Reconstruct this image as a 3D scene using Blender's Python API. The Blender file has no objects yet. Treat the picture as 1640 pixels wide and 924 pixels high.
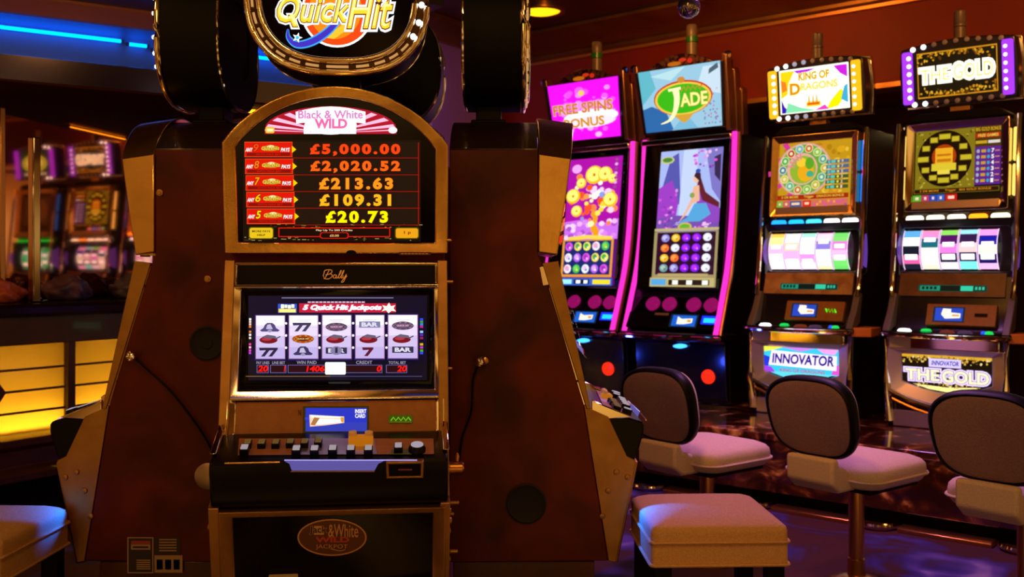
import bpy, bmesh, math, random
from mathutils import Vector, Matrix
S = bpy.context.scene
COL = S.collection
R = math.radians
V3 = Vector
# ------------------------------------------------------------------ camera, world, lights, exposure
CAMZ, FPX, HOR = 1.2, 1600.0, 430.0
cd = bpy.data.cameras.new('camera')
cam = bpy.data.objects.new('camera', cd); COL.objects.link(cam)
cam.location = (0, 0, CAMZ); cam.rotation_euler = (R(90), 0, 0)
cd.sensor_width = 36.0; cd.lens = 36.0 * FPX / 1640.0; cd.shift_y = -(462 - HOR) / 1640.0
cd.dof.use_dof = True; cd.dof.focus_distance = 2.6; cd.dof.aperture_fstop = 5.0
cd.clip_start = 0.05
S.camera = cam
S.view_settings.view_transform = 'Standard'
S.view_settings.look = 'None'
S.view_settings.gamma = 1.0
S.view_settings.use_curve_mapping = False
S.view_settings.exposure = 0.0

def srgb(h, k=1.0):
    h = h.lstrip('#')
    c = [int(h[i:i + 2], 16) / 255 for i in (0, 2, 4)]
    return tuple((x / 12.92 if x <= .04045 else ((x + .055) / 1.055) ** 2.4) * k for x in c) + (1.0,)

# stand-in for the unseen hall behind the camera: dim amber and blue noise
W = bpy.data.worlds.new('hall'); S.world = W; W.use_nodes = True
nt = W.node_tree; nt.nodes.clear()
def nd(t, typ, **kw):
    n = t.nodes.new(typ)
    for k, v in kw.items():
        setattr(n, k, v)
    return n
wo = nd(nt, 'ShaderNodeOutputWorld'); wb = nd(nt, 'ShaderNodeBackground')
tc = nd(nt, 'ShaderNodeTexCoord'); mp = nd(nt, 'ShaderNodeMapping'); ns = nd(nt, 'ShaderNodeTexNoise')
cr = nd(nt, 'ShaderNodeValToRGB')
mp.inputs['Scale'].default_value = (2.2, 2.2, 3.0)
mp.inputs['Location'].default_value = (1.7, 2.3, .9); ns.inputs['Scale'].default_value = 2.4; ns.inputs['Detail'].default_value = 1.0
nt.links.new(tc.outputs['Generated'], mp.inputs['Vector']); nt.links.new(mp.outputs['Vector'], ns.inputs['Vector'])
sz = nd(nt, 'ShaderNodeSeparateXYZ'); mr = nd(nt, 'ShaderNodeMapRange'); ad = nd(nt, 'ShaderNodeMath', operation='ADD')
mr.inputs['From Min'].default_value = .52; mr.inputs['From Max'].default_value = .30; mr.inputs['To Min'].default_value = 0; mr.inputs['To Max'].default_value = .09  # amber added low down so the gold frames catch it
nt.links.new(tc.outputs['Generated'], sz.inputs[0]); nt.links.new(sz.outputs['Z'], mr.inputs['Value']); nt.links.new(ns.outputs['Fac'], ad.inputs[0]); nt.links.new(mr.outputs[0], ad.inputs[1])
nt.links.new(ad.outputs[0], cr.inputs['Fac']); nt.links.new(cr.outputs['Color'], wb.inputs['Color'])
nt.links.new(wb.outputs['Background'], wo.inputs['Surface'])
e = cr.color_ramp.elements
e[0].position = .30; e[0].color = (.04, .10, .9, 1)
e[1].position = .72; e[1].color = (2.2, 1.2, .28, 1)
for p, c in ((.36, (.012, .01, .04, 1)), (.42, (.02, .006, .002, 1)), (.50, (.42, .11, .010, 1)), (.57, (.05, .014, .003, 1)), (.63, (1.0, .36, .045, 1))):
    q = e.new(p); q.color = c
wb.inputs['Strength'].default_value = 0.38

def lamp(name, kind, loc, energy, color, aim=None, **kw):
    d = bpy.data.lights.new(name, kind); d.energy = energy; d.color = color
    for k, v in kw.items():
        setattr(d, k, v)
    o = bpy.data.objects.new(name, d); COL.objects.link(o); o.location = loc
    if aim is not None:
        o.rotation_euler = (V3(aim) - V3(loc)).to_track_quat('-Z', 'Y').to_euler()
    return o
WARM = (1.0, .50, .14)
AMBER = (1.0, .36, .06)
PINK = (.85, .30, .95)
lamp('ceiling_spot_front', 'SPOT', (-.2, .5, 2.85), 34, WARM, (-.5, 2.6, .9), spot_size=R(75), spot_blend=.8, shadow_soft_size=.15)
lamp('fill_spot_behind', 'SPOT', (-1.8, -2.4, 2.85), 45, WARM, (-.5, 2.6, 1.3), spot_size=R(60), spot_blend=.8, shadow_soft_size=.2)  # unseen fill added to lift the gold frames
lamp('fill_spot_row', 'SPOT', (.3, 3.0, 2.85), 85, AMBER, (2.0, 5.0, .25), spot_size=R(70), spot_blend=.8, shadow_soft_size=.15)  # unseen amber fill added to brighten the marble pedestal
lamp('ceiling_spot_left', 'SPOT', (-2.2, 1.6, 2.85), 30, WARM, (-1.1, 3.1, 1.0), spot_size=R(70), spot_blend=.8, shadow_soft_size=.15)
lamp('ceiling_spot_right', 'SPOT', (.9, 1.3, 2.85), 34, WARM, (1.0, 3.2, .5), spot_size=R(80), spot_blend=.8, shadow_soft_size=.15)
lamp('fill_spot_stools', 'SPOT', (1.2, 4.6, 2.8), 170, PINK, (1.2, 3.7, .4), spot_size=R(95), spot_blend=.7, shadow_soft_size=.2)  # added pink lamp standing in for sign and neon light on the stools
lamp('ceiling_spot_far', 'SPOT', (.6, 5.2, 2.9), 90, AMBER, (1.4, 7.0, 2.3), spot_size=R(120), spot_blend=.9, shadow_soft_size=.2)
lamp('ceiling_spot_wall', 'SPOT', (2.2, 4.1, 2.9), 60, AMBER, (2.6, 6.0, 2.4), spot_size=R(110), spot_blend=.9, shadow_soft_size=.2)
lamp('ceiling_spot_corner', 'SPOT', (-.9, 6.4, 2.6), 22, (.7, .32, 1.0), (-.6, 8.0, 1.9), spot_size=R(110), spot_blend=.9, shadow_soft_size=.2)
lamp('ceiling_spot_bar', 'SPOT', (-1.6, 3.9, 2.4), 14, WARM, (-2.4, 4.9, 1.2), spot_size=R(110), spot_blend=.9, shadow_soft_size=.2)

# ------------------------------------------------------------------ materials
MC = {}
def mat(name, color, rough=.5, metal=0.0, coat=0.0, noise=None, bump=None, spec=.5, emit=None):
    """noise = (scale, color2, detail, lo, hi); bump = (scale, strength)"""
    if name in MC:
        return MC[name]
    m = bpy.data.materials.new(name); m.use_nodes = True
    t = m.node_tree; b = t.nodes['Principled BSDF']
    col = srgb(color) if isinstance(color, str) else tuple(color) + (1.0,)
    b.inputs['Base Color'].default_value = col
    b.inputs['Roughness'].default_value = rough
    b.inputs['Metallic'].default_value = metal
    b.inputs['Coat Weight'].default_value = coat
    b.inputs['Specular IOR Level'].default_value = spec
    if noise or bump:
        tcn = nd(t, 'ShaderNodeTexCoord')
    if noise:
        sc, c2, det, lo, hi = noise
        n = nd(t, 'ShaderNodeTexNoise'); n.inputs['Scale'].default_value = sc; n.inputs['Detail'].default_value = det
        n.inputs['Distortion'].default_value = .6
        t.links.new(tcn.outputs['Object'], n.inputs['Vector'])
        r = nd(t, 'ShaderNodeValToRGB'); r.color_ramp.elements[0].position = lo; r.color_ramp.elements[1].position = hi
        r.color_ramp.elements[0].color = col
        r.color_ramp.elements[1].color = srgb(c2) if isinstance(c2, str) else tuple(c2) + (1.0,)
        t.links.new(n.outputs['Fac'], r.inputs['Fac']); t.links.new(r.outputs['Color'], b.inputs['Base Color'])
    if bump:
        n = nd(t, 'ShaderNodeTexNoise'); n.inputs['Scale'].default_value = bump[0]; n.inputs['Detail'].default_value = 3
        t.links.new(tcn.outputs['Object'], n.inputs['Vector'])
        q = nd(t, 'ShaderNodeBump'); q.inputs['Strength'].default_value = bump[1]; q.inputs['Distance'].default_value = .01
        t.links.new(n.outputs['Fac'], q.inputs['Height']); t.links.new(q.outputs['Normal'], b.inputs['Normal'])
    MC[name] = m
    return m

def E(h, k=1.0, quiet=True):
    """self-lit display colour"""
    key = 'glow_%s_%g' % (h, k)
    if key in MC:
        return MC[key]
    m = bpy.data.materials.new(key); m.use_nodes = True
    b = m.node_tree.nodes['Principled BSDF']
    b.inputs['Base Color'].default_value = (.01, .01, .01, 1)
    b.inputs['Roughness'].default_value = .25
    b.inputs['Specular IOR Level'].default_value = .12
    b.inputs['Emission Color'].default_value = srgb(h)
    b.inputs['Emission Strength'].default_value = k
    if quiet:
        m.cycles.emission_sampling = 'NONE'
    MC[key] = m
    return m
def L(h, k):
    return E(h, k, False)

BLACK = mat('black_plastic', (.004, .003, .003), .25, coat=.0, spec=.16)
SATIN = mat('satin_black', (.004, .003, .003), .45, spec=.10)
GLOSS = mat('smoked_glass', (.003, .002, .004), .06, spec=.22)
GOLD = mat('brushed_gold', (.90, .55, .16), .24, 1.0, noise=(9, (.74, .42, .11), 4, .35, .7), bump=(60, .04))
DGOLD = mat('satin_bronze', (.50, .27, .075), .42, 1.0, noise=(14, (.36, .18, .05), 3, .3, .75), bump=(80, .05))
CHROME = mat('chrome', (.86, .80, .76), .07, 1.0)
GCHROME = mat('warm_chrome', (.92, .76, .54), .08, 1.0)
BURL = mat('burl_veneer', (.040, .0030, .0012), .36, coat=.0, noise=(5.0, (.165, .016, .004), 6, .30, .80), spec=.22)
BROWN = mat('brown_panel', (.40, .15, .030), .45, noise=(40, (.34, .12, .024), 2, .3, .7))
LILAC = mat('lilac_metal', (.62, .54, .70), .3, .9)
BRASS = mat('brass', (.72, .34, .10), .28, 1.0)
FABRIC = mat('pale_upholstery', (.72, .56, .45), .85, noise=(220, (.60, .45, .36), 2, .35, .65), bump=(300, .25))
FABRIC2 = mat('cream_upholstery', (.66, .38, .15), .85, noise=(220, (.56, .31, .12), 2, .35, .65), bump=(300, .25))
GREYFAB = mat('taupe_backrest_fabric', (.30, .175, .19), .9, noise=(260, (.21, .12, .135), 2, .35, .65), bump=(320, .25))
DARKWOOD = mat('dark_mahogany', (.035, .008, .004), .3, coat=.3, noise=(7, (.075, .016, .006), 5, .3, .75))
GREY = mat('grey_enamel', (.16, .12, .12), .4)
CREAMP = mat('cream_plastic', (.55, .47, .40), .5)

# ------------------------------------------------------------------ mesh builder
class Fr:
    """a flat local frame: U right, V up, N towards the viewer"""
    def __init__(s, O, U=(1, 0, 0), V=(0, 0, 1)):
        s.O, s.U, s.V = V3(O), V3(U).normalized(), V3(V).normalized()
        s.N = s.U.cross(s.V)
    def __call__(s, u, v, n=0.0):
        return s.O + s.U * u + s.V * v + s.N * n
SIDE = Fr((0, 0, 0), (0, 1, 0), (0, 0, 1))      # n runs along +x
FRONT = Fr((0, 0, 0))                            # n runs along -y
TOPF = Fr((0, 0, 0), (1, 0, 0), (0, 1, 0))      # n runs along +z

def pxl(M, F, px, py):
    """where the sight line through a photo point meets plane F of a thing standing at M: (u, v) on that plane"""
    Mi = M.inverted()
    o = Mi @ V3((0, 0, CAMZ)); d = (Mi.to_3x3() @ V3(((px - 820) / FPX, 1, -(py - HOR) / FPX)))
    t = (F.O - o).dot(F.N) / d.dot(F.N)
    p = o + d * t - F.O
    return p.dot(F.U), p.dot(F.V)

class MB:
    def __init__(s):
        s.v, s.f, s.m, s.mats = [], [], [], []
    def mi(s, m):
        if m not in s.mats:
            s.mats.append(m)
        return s.mats.index(m)
    def add(s, vs, fs, m):
        b = len(s.v); k = s.mi(m)
        s.v += [tuple(x) for x in vs]
        for f in fs:
            s.f.append([b + i for i in f]); s.m.append(k)
        return s
    def prism(s, F, pts, n0, n1, m):
        k = len(pts)
        vs = [F(u, v, n0) for u, v in pts] + [F(u, v, n1) for u, v in pts]
        fs = [list(range(k))[::-1], list(range(k, 2 * k))] + [[i, (i + 1) % k, k + (i + 1) % k, k + i] for i in range(k)]
        return s.add(vs, fs, m)
    def ring(s, F, a, b, n0, n1, m, nb=None):
        """frame between outline a and inner outline b (same point count); nb = front height at the inner edge"""
        k = len(a); nb = n1 if nb is None else nb
        q0 = n0 if callable(n0) else (lambda v: n0)
        vs = [F(u, v, q0(v)) for u, v in a] + [F(u, v, n1) for u, v in a] + [F(u, v, nb) for u, v in b] + [F(u, v, q0(v)) for u, v in b]
        fs = []
        for i in range(k):
            j = (i + 1) % k
            for q in range(4):
                w = (q + 1) % 4
                fs.append([q * k + i, q * k + j, w * k + j, w * k + i])
        return s.add(vs, fs, m)
    def box(s, lo, hi, m):
        (a, b, c), (d, e_, f) = lo, hi
        vs = [(a, b, c), (d, b, c), (d, e_, c), (a, e_, c), (a, b, f), (d, b, f), (d, e_, f), (a, e_, f)]
        return s.add(vs, [[3, 2, 1, 0], [4, 5, 6, 7], [0, 1, 5, 4], [1, 2, 6, 5], [2, 3, 7, 6], [3, 0, 4, 7]], m)
    def tube(s, path, r, m, seg=10, closed=False, flat=1.0):
        P = [V3(p) for p in path]; n = len(P); vs = []; fs = []
        up = V3((0, 0, 1))
        for i, p in enumerate(P):
            a = P[(i - 1) % n] if (closed or i) else p
            b = P[(i + 1) % n] if (closed or i < n - 1) else p
            t = (b - a).normalized()
            q = t.cross(up)
            if q.length < 1e-3:
                q = t.cross(V3((1, 0, 0)))
            q.normalize(); w = q.cross(t)
            rr = r[i] if isinstance(r, (list, tuple)) else r
            vs += [p + q * (rr * math.cos(2 * math.pi * k / seg)) + w * (rr * flat * math.sin(2 * math.pi * k / seg)) for k in range(seg)]
        for i in range(n if closed else n - 1):
            j = (i + 1) % n
            fs += [[i * seg + k, i * seg + (k + 1) % seg, j * seg + (k + 1) % seg, j * seg + k] for k in range(seg)]
        if not closed:
            fs += [list(range(seg))[::-1], list(range((n - 1) * seg, n * seg))]
        return s.add(vs, fs, m)
    def lathe(s, prof, m, O=(0, 0, 0), A=(0, 0, 1), seg=24):
        """profile (radius, height) turned about axis A through O"""
        A = V3(A).normalized(); q = A.cross(V3((0, 0, 1)))
        if q.length < 1e-3:
            q = V3((1, 0, 0))
        q.normalize(); w = A.cross(q); O = V3(O); vs = []; fs = []
        for r, h in prof:
            r = max(r, 1e-5)
            vs += [O + A * h + q * (r * math.cos(2 * math.pi * k / seg)) + w * (r * math.sin(2 * math.pi * k / seg)) for k in range(seg)]
        for i in range(len(prof) - 1):
            fs += [[i * seg + k, i * seg + (k + 1) % seg, (i + 1) * seg + (k + 1) % seg, (i + 1) * seg + k] for k in range(seg)]
        fs += [list(range(seg))[::-1], list(range((len(prof) - 1) * seg, len(prof) * seg))]
        return s.add(vs, fs, m)
    def build(s, name, parent=None, bevel=0, seg=2, solid=True, smooth=35, subsurf=0):
        me = bpy.data.meshes.new(name)
        me.from_pydata(s.v, [], s.f)
        for m in s.mats:
            me.materials.append(m)
        me.polygons.foreach_set('material_index', s.m)
        if solid:
            bm = bmesh.new(); bm.from_mesh(me)
            bmesh.ops.recalc_face_normals(bm, faces=bm.faces)
            bm.to_mesh(me); bm.free()
        me.update()
        if smooth:
            me.polygons.foreach_set('use_smooth', [True] * len(me.polygons))
            me.set_sharp_from_angle(angle=R(smooth))
        o = bpy.data.objects.new(name, me); COL.objects.link(o)
        if parent is not None:
            o.parent = parent
        if bevel:
            b = o.modifiers.new('bevel', 'BEVEL'); b.width = bevel; b.segments = seg; b.limit_method = 'ANGLE'; b.angle_limit = R(40)
            b.harden_normals = False
        if subsurf:
            b = o.modifiers.new('sub', 'SUBSURF'); b.levels = subsurf; b.render_levels = subsurf
        return o

def rect(u0, v0, u1, v1):
    return [(u0, v0), (u1, v0), (u1, v1), (u0, v1)]
def rrect(u0, v0, u1, v1, r, k=5):
    if not k:
        return rect(u0, v0, u1, v1)
    out = []
    for cx, cy, a in ((u1 - r, v0 + r, -90), (u1 - r, v1 - r, 0), (u0 + r, v1 - r, 90), (u0 + r, v0 + r, 180)):
        out += [(cx + r * math.cos(R(a + 90 * i / k)), cy + r * math.sin(R(a + 90 * i / k))) for i in range(k + 1)]
    return out
def ell(cx, cy, rx, ry, n=28, p=2.0, a0=0):
    out = []
    for i in range(n):
        c, s_ = math.cos(2 * math.pi * i / n + a0), math.sin(2 * math.pi * i / n + a0)
        out.append((cx + rx * math.copysign(abs(c) ** (2 / p), c), cy + ry * math.copysign(abs(s_) ** (2 / p), s_)))
    return out
def arch(h, v0, vs, va, k=20):
    """flat-bottomed outline, circular arc on top"""
    rise = va - vs; rad = (h * h + rise * rise) / (2 * rise); a = math.asin(min(1, h / rad)); cy = va - rad
    return [(-h, v0), (h, v0)] + [(rad * math.sin(a - 2 * a * i / k), cy + rad * math.cos(a - 2 * a * i / k)) for i in range(k + 1)]

# ------------------------------------------------------------------ flat artwork on screens and glass
TXT = {}
def _raw(body, off, shear):
    c = bpy.data.curves.new('lettering', 'FONT'); c.body = body; c.size = 1; c.offset = off; c.shear = shear; c.resolution_u = 3
    o = bpy.data.objects.new('lettering', c)
    me = bpy.data.meshes.new_from_object(o)
    v, f, ar = [(q.co.x, q.co.y) for q in me.vertices], [list(p.vertices) for p in me.polygons], sum(p.area for p in me.polygons)
    bpy.data.objects.remove(o); bpy.data.curves.remove(c); bpy.data.meshes.remove(me)
    return v, f, ar
def _char(ch, off, shear):
    k = (ch, off, shear)
    if k not in TXT and ch == 'Q':
        g = _char('O', off, shear); x0 = shear * .1 + .48; b = len(g[0]); w = max(.0, off)
        TXT[k] = (g[0] + [(x0 - w, .16 + w), (x0 + .12 + w, .16 + w), (x0 + .30 + w, -.13 - w), (x0 + .17 - w, -.13 - w)], g[1] + [[b, b + 1, b + 2, b + 3]], g[2])
    if k not in TXT:
        base = _raw(ch, 0, shear); best = base; bx = max(p[0] for p in base[0])
        if off:
            for t_ in (1, .85, .7, .55, .4, .25):
                g = _raw(ch, off * t_, shear)
                if g[0] and max(p[0] for p in g[0]) < bx + abs(off) * 3 + .03 and g[2] > base[2] * .3 and (g[2] > base[2]) == (off > 0):
                    best = g; break
        TXT[k] = best
    return TXT[k]
def _adv(prefix):
    k = ('adv', prefix)
    if k not in TXT:
        TXT[k] = max(p[0] for p in _raw(prefix + 'l', 0, 0)[0]) - max(p[0] for p in _raw('l', 0, 0)[0]) if prefix else 0.0
    return TXT[k]
def glyphs(body, off=.0, shear=.0, gap=.0):
    """lettering laid out character by character: points, faces"""
    vs, fs = [], []
    for i, ch in enumerate(body):
        if ch == ' ':
            continue
        x = _adv(body[:i]) + gap * i; g = _char(ch, off, shear); b = len(vs)
        vs += [(p[0] + x, p[1]) for p in g[0]]; fs += [[b + q for q in f] for f in g[1]]
    return vs, fs

class Art:
    def __init__(s, F, T=None, n=0.0, dz=.0003):
        s.mb = MB(); s.F = F; s.T = T or (lambda x, y: (x, y)); s.n = n; s.dz = dz
    def view(s, u0, v0, u1, v1):
        s.T = lambda x, y: (u0 + (u1 - u0) * x, v0 + (v1 - v0) * y)
        return s
    def P(s, pts, m, up=True):
        if up:
            s.n += s.dz
        s.mb.add([s.F(*s.T(x, y), s.n) for x, y in pts], [list(range(len(pts)))], m)
        return s
    def rect(s, x0, y0, x1, y1, m, up=True):
        return s.P(rect(x0, y0, x1, y1), m, up)
    def rrect(s, x0, y0, x1, y1, r, m):
        return s.P(rrect(x0, min(y0, y1), x1, max(y0, y1), r), m)
    def ell(s, cx, cy, rx, ry, m, n=24, up=True):
        return s.P(ell(cx, cy, rx, ry, n), m, up)
    def border(s, x0, y0, x1, y1, w, m, h=None):
        h = w if h is None else h
        s.n += s.dz
        for q in ((x0, y0, x1, y0 + h), (x0, y1 - h, x1, y1), (x0, y0, x0 + w, y1), (x1 - w, y0, x1, y1)):
            s.rect(*q, m, False)
        return s
    def line(s, pts, w, m, k=1.0):
        s.n += s.dz; n = len(pts); L_, Rr = [], []
        for i, (x, y) in enumerate(pts):
            a, b = pts[max(0, i - 1)], pts[min(n - 1, i + 1)]
            dx, dy = b[0] - a[0], (b[1] - a[1]) * k
            q = math.hypot(dx, dy) or 1
            ww = w[i] if isinstance(w, (list, tuple)) else w
            L_.append((x - dy / q * ww / 2, y + dx / q * ww / 2 / k)); Rr.append((x + dy / q * ww / 2, y - dx / q * ww / 2 / k))
        for i in range(n - 1):
            s.P([L_[i], L_[i + 1], Rr[i + 1], Rr[i]], m, False)
        return s
    def text(s, body, x0, yb, x1, yt, m, bold=.015, shear=0, outline=(), gap=0.0):
        """fit the lettering to the box; yb is its foot, yt its head; outline = [(offset, material)] drawn behind, widest first"""
        vs, _ = glyphs(body, bold, shear, gap)
        if not vs:
            return s
        a0, a1 = min(p[0] for p in vs), max(p[0] for p in vs); b0, b1 = min(p[1] for p in vs), max(p[1] for p in vs)
        for off, mm in list(outline) + [(bold, m)]:
            g, f = glyphs(body, off, shear, gap); s.n += s.dz
            s.mb.add([s.F(*s.T(x0 + (x - a0) / (a1 - a0) * (x1 - x0), yb + (y - b0) / (b1 - b0) * (yt - yb)), s.n) for x, y in g], f, mm)
        return s
    def build(s, name, parent=None):
        return s.mb.build(name, parent, solid=False, smooth=0)

def smooth_path(pts, k=6):
    out = []
    P = [V3((p[0], p[1], p[2] if len(p) > 2 else 0)) for p in pts]
    for i in range(len(P) - 1):
        a, b, c, d = P[max(0, i - 1)], P[i], P[i + 1], P[min(len(P) - 1, i + 2)]
        for j in range(k):
            t = j / k
            out.append(.5 * ((2 * b) + (c - a) * t + (2 * a - 5 * b + 4 * c - d) * t * t + (3 * b - a - 3 * c + d) * t ** 3))
    out.append(P[-1])
    return out
def sp2(pts, k=6):
    return [(p.x, p.y) for p in smooth_path(pts, k)]

# ------------------------------------------------------------------ things
def tag(o, label, cat, group=None, kind=None):
    o['label'] = label; o['category'] = cat
    if group:
        o['group'] = group
    if kind:
        o['kind'] = kind
    return o
def thing(name, label, cat, M=None, group=None):
    o = bpy.data.objects.new(name, None); COL.objects.link(o); o.empty_display_size = .1
    if M is not None:
        o.matrix_world = M
    return tag(o, label, cat, group)
def struct(o):
    o['kind'] = 'structure'
    return o
def copy_tree(o, parent=None):
    c = o.copy(); COL.objects.link(c)
    if parent is not None:
        c.parent = parent; c.matrix_parent_inverse = o.matrix_parent_inverse.copy()
    for ch in list(o.children):
        copy_tree(ch, c)
    return c
def place(x, y, deg, z=0):
    return Matrix.Translation((x, y, z)) @ Matrix.Rotation(R(deg), 4, 'Z')
# ------------------------------------------------------------------ the setting
ROW = -40.5
rc, rs = math.cos(R(ROW)), math.sin(R(ROW))
def row_xy(s, y=0.0):
    """point on the machine row: s metres to the right of the rightmost pictured machine, y metres behind the row's front line"""
    return 2.30 + rc * s - rs * y, 5.20 + rs * s + rc * y
def row_M(s, y=0.0, z=0.0):
    a, b = row_xy(s, y)
    return place(a, b, ROW, z)
BARM = place(-2.49, 4.85, 56.3)

carpet = mat('carpet', (.030, .010, .060), .95)
t = carpet.node_tree; b = t.nodes['Principled BSDF']
tcn = nd(t, 'ShaderNodeTexCoord'); n1 = nd(t, 'ShaderNodeTexNoise'); n1.inputs['Scale'].default_value = 1.5; n1.inputs['Detail'].default_value = 3; n1.inputs['Distortion'].default_value = 1.6
r1 = nd(t, 'ShaderNodeValToRGB'); el = r1.color_ramp.elements
el[0].position = .40; el[0].color = (.055, .006, .006, 1); el[1].position = .72; el[1].color = (.42, .34, .50, 1)
for p, c in ((.50, (.045, .006, .012, 1)), (.56, (.035, .02, .16, 1)), (.63, (.10, .06, .30, 1))):
    q = el.new(p); q.color = c
t.links.new(tcn.outputs['Object'], n1.inputs['Vector']); t.links.new(n1.outputs['Fac'], r1.inputs['Fac']); t.links.new(r1.outputs['Color'], b.inputs['Base Color'])
fl = MB().box((-6, 1.9, -.1), (6, 10.5, 0), carpet).build('floor', smooth=0); struct(fl)

CEILM = mat('ceiling_lacquer', (.055, .022, .012), .35, coat=.2, noise=(1.2, (.035, .010, .008), 2, .35, .7))
REDWALL = mat('red_wallcovering', (.24, .014, .004), .6, noise=(3.0, (.19, .010, .003), 3, .3, .7))
PLUM = mat('plum_wall', (.22, .075, .13), .6, noise=(2.0, (.17, .05, .10), 2, .3, .7))
RECESS = mat('recess_brown', (.13, .035, .012), .5)
ce = MB().box((-5.5, 1.6, 2.97), (6, 10.5, 3.07), CEILM).build('ceiling', smooth=0); struct(ce)

# right-hand wall: bulkhead above, recess below it
w = bpy.data.objects.new('wall_right', None); COL.objects.link(w); w.matrix_world = row_M(0); struct(w)
MB().box((-4.4, .80, 2.30), (2.6, 1.55, 2.97), REDWALL).build('bulkhead', w, smooth=0)
MB().box((-4.4, 1.40, 0), (2.6, 1.55, 2.30), RECESS).build('recess_panel', w, smooth=0)
cor = bpy.data.objects.new('trim_1', None); COL.objects.link(cor); cor.matrix_world = row_M(0); struct(cor)
CORN = mat('cornice_bronze', (.36, .19, .05), .38, .8, noise=(2.2, (.20, .085, .025), 3, .3, .7))
LIP = mat('cornice_lip', (.80, .36, .10), .3, .7)
m = MB()
m.prism(SIDE, [(.798, 2.85), (.76, 2.85), (.73, 2.862), (.73, 2.885), (.30, 2.945), (.30, 2.968), (.798, 2.968)], -4.3, 2.6, CORN)
m.build('cornice', cor, smooth=0)
MB().prism(SIDE, [(.797, 2.828), (.758, 2.828), (.758, 2.849), (.797, 2.849)], -4.3, 2.6, LIP).build('cornice_bead', cor, smooth=0)
MB().prism(SIDE, [(.797, 2.296), (.62, 2.296), (.62, 2.325), (.797, 2.36)], -4.3, 2.6, LIP).build('bulkhead_lip', cor, smooth=0)

# left-hand wall: mirror behind the bar, plain plum wall beyond it
wl = bpy.data.objects.new('wall_left', None); COL.objects.link(wl); wl.matrix_world = BARM; struct(wl)
MB().box((-3.0, .02, 0), (4.30, .17, 2.97), PLUM).build('wall_panel', wl, smooth=0)
MIRR = mat('bronze_mirror', (.62, .30, .22), .035, 1.0)
mir = tag(MB().box((-2.6, .0, 1.05), (2.15, .018, 2.044), MIRR).build('wall_mirror', smooth=0),
          'bronze tinted mirror on the wall behind the bar counter', 'mirror')
mir.matrix_world = BARM
# soffit over the bar
SOFM = place(-2.492, 4.784, 33)
so = bpy.data.objects.new('ceiling_soffit', None); COL.objects.link(so); so.matrix_world = SOFM; struct(so)
FASC = mat('fascia_metal', (.115, .09, .115), .2, 1.0, bump=(4, .06))
COVE = mat('cove_paint', (.10, .30, .62), .6)
MB().prism(SIDE, [(-.35, 2.055), (-.36, 2.165), (-.345, 2.17), (-.33, 2.06)], -1.6, 1.75, FASC).build('fascia', so, smooth=0)
MB().prism(SIDE, [(-.345, 2.045), (1.0, 2.045), (1.0, 2.056), (-.345, 2.056)], -1.6, 1.75, mat('underside_red', (.05, .007, .003), .8, spec=.1)).build('fascia_underside', so, smooth=0)
MB().prism(SIDE, [(-.02, 2.06), (-.02, 2.42), (-.33, 2.42), (-.33, 2.412), (-.10, 2.405), (-.05, 2.37), (-.05, 2.20), (-.20, 2.075), (-.32, 2.07), (-.33, 2.057)], -1.6, 1.75, COVE).build('cove_back', so, smooth=30)
MB().box((-1.6, -1.3, 2.42), (1.75, -.02, 2.97), CEILM).build('soffit_body', so, smooth=0)
tr = MB().prism(SIDE, [(-.37, 2.355), (-.33, 2.355), (-.33, 2.42), (-.46, 2.42), (-.46, 2.408)], -1.6, 1.75, mat('soffit_lip', (.62, .22, .10), .45)).build('trim_2', smooth=0)
tr.matrix_world = SOFM; struct(tr)

def tube_light(name, label, M, x0, x1, y, z, colr, k, r=.009, group=None):
    o = thing(name, label, 'light', M @ Matrix.Translation((x0, y, z)), group)
    MB().tube([(.012, 0, 0), (x1 - x0 - .012, 0, 0)], r, L(colr, k), 8).build('glass_tube', o)
    for q in (0, x1 - x0 - .012):
        MB().tube([(q, 0, 0), (q + .012, 0, 0)], r * 1.15, GREY, 8).build('end_cap', o)
    MB().box((0, r * .6, -r * .5), (x1 - x0, r * 1.8, r * .5), GREY).build('batten', o, smooth=0)
    return o
G_T = 'blue tubes in the cove over the bar'
tube_light('fluorescent_tube', 'long blue neon tube in the cove at the photo\'s far left edge', SOFM, -.40, .585, -.075, 2.345, '0078ff', 6, group=G_T)
tube_light('fluorescent_tube', 'blue neon tube in the cove between the long tube and the short one', SOFM, .60, .71, -.075, 2.335, '0078ff', 6, group=G_T)
tube_light('fluorescent_tube', 'shortest blue neon tube in the cove, just left of the black drum topper', SOFM, .72, .80, -.075, 2.32, '0078ff', 6, group=G_T)
tube_light('fluorescent_tube', 'blue neon tube in the cove right of the left black drum topper', SOFM, .95, 1.7, -.075, 2.345, '0078ff', 6, group=G_T)
tube_light('strip_light', 'yellow strip light under the bar fascia behind the left cabinet', SOFM, .95, 1.55, -.20, 2.03, 'ffb010', 4)

pil = MB().box((1.18, -.42, 1.0465), (1.58, -.02, 2.40), mat('lilac_pillar_paint', (.30, .15, .34), .6)).build('pillar', smooth=0); pil.matrix_world = BARM; struct(pil)
pil2 = MB().box((3.0, -.30, 0), (3.55, .018, 2.97), mat('lilac_pillar_paint', (.30, .15, .34), .6)).build('pillar', smooth=0); pil2.matrix_world = BARM; struct(pil2)
tr = MB().prism(SIDE, [(.018, 2.84), (-.34, 2.84), (-.36, 2.87), (-.50, 2.93), (-.50, 2.968), (.018, 2.968)], 2.4, 4.05, CORN).build('trim_3', smooth=0)
tr.matrix_world = BARM; struct(tr)

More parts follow.
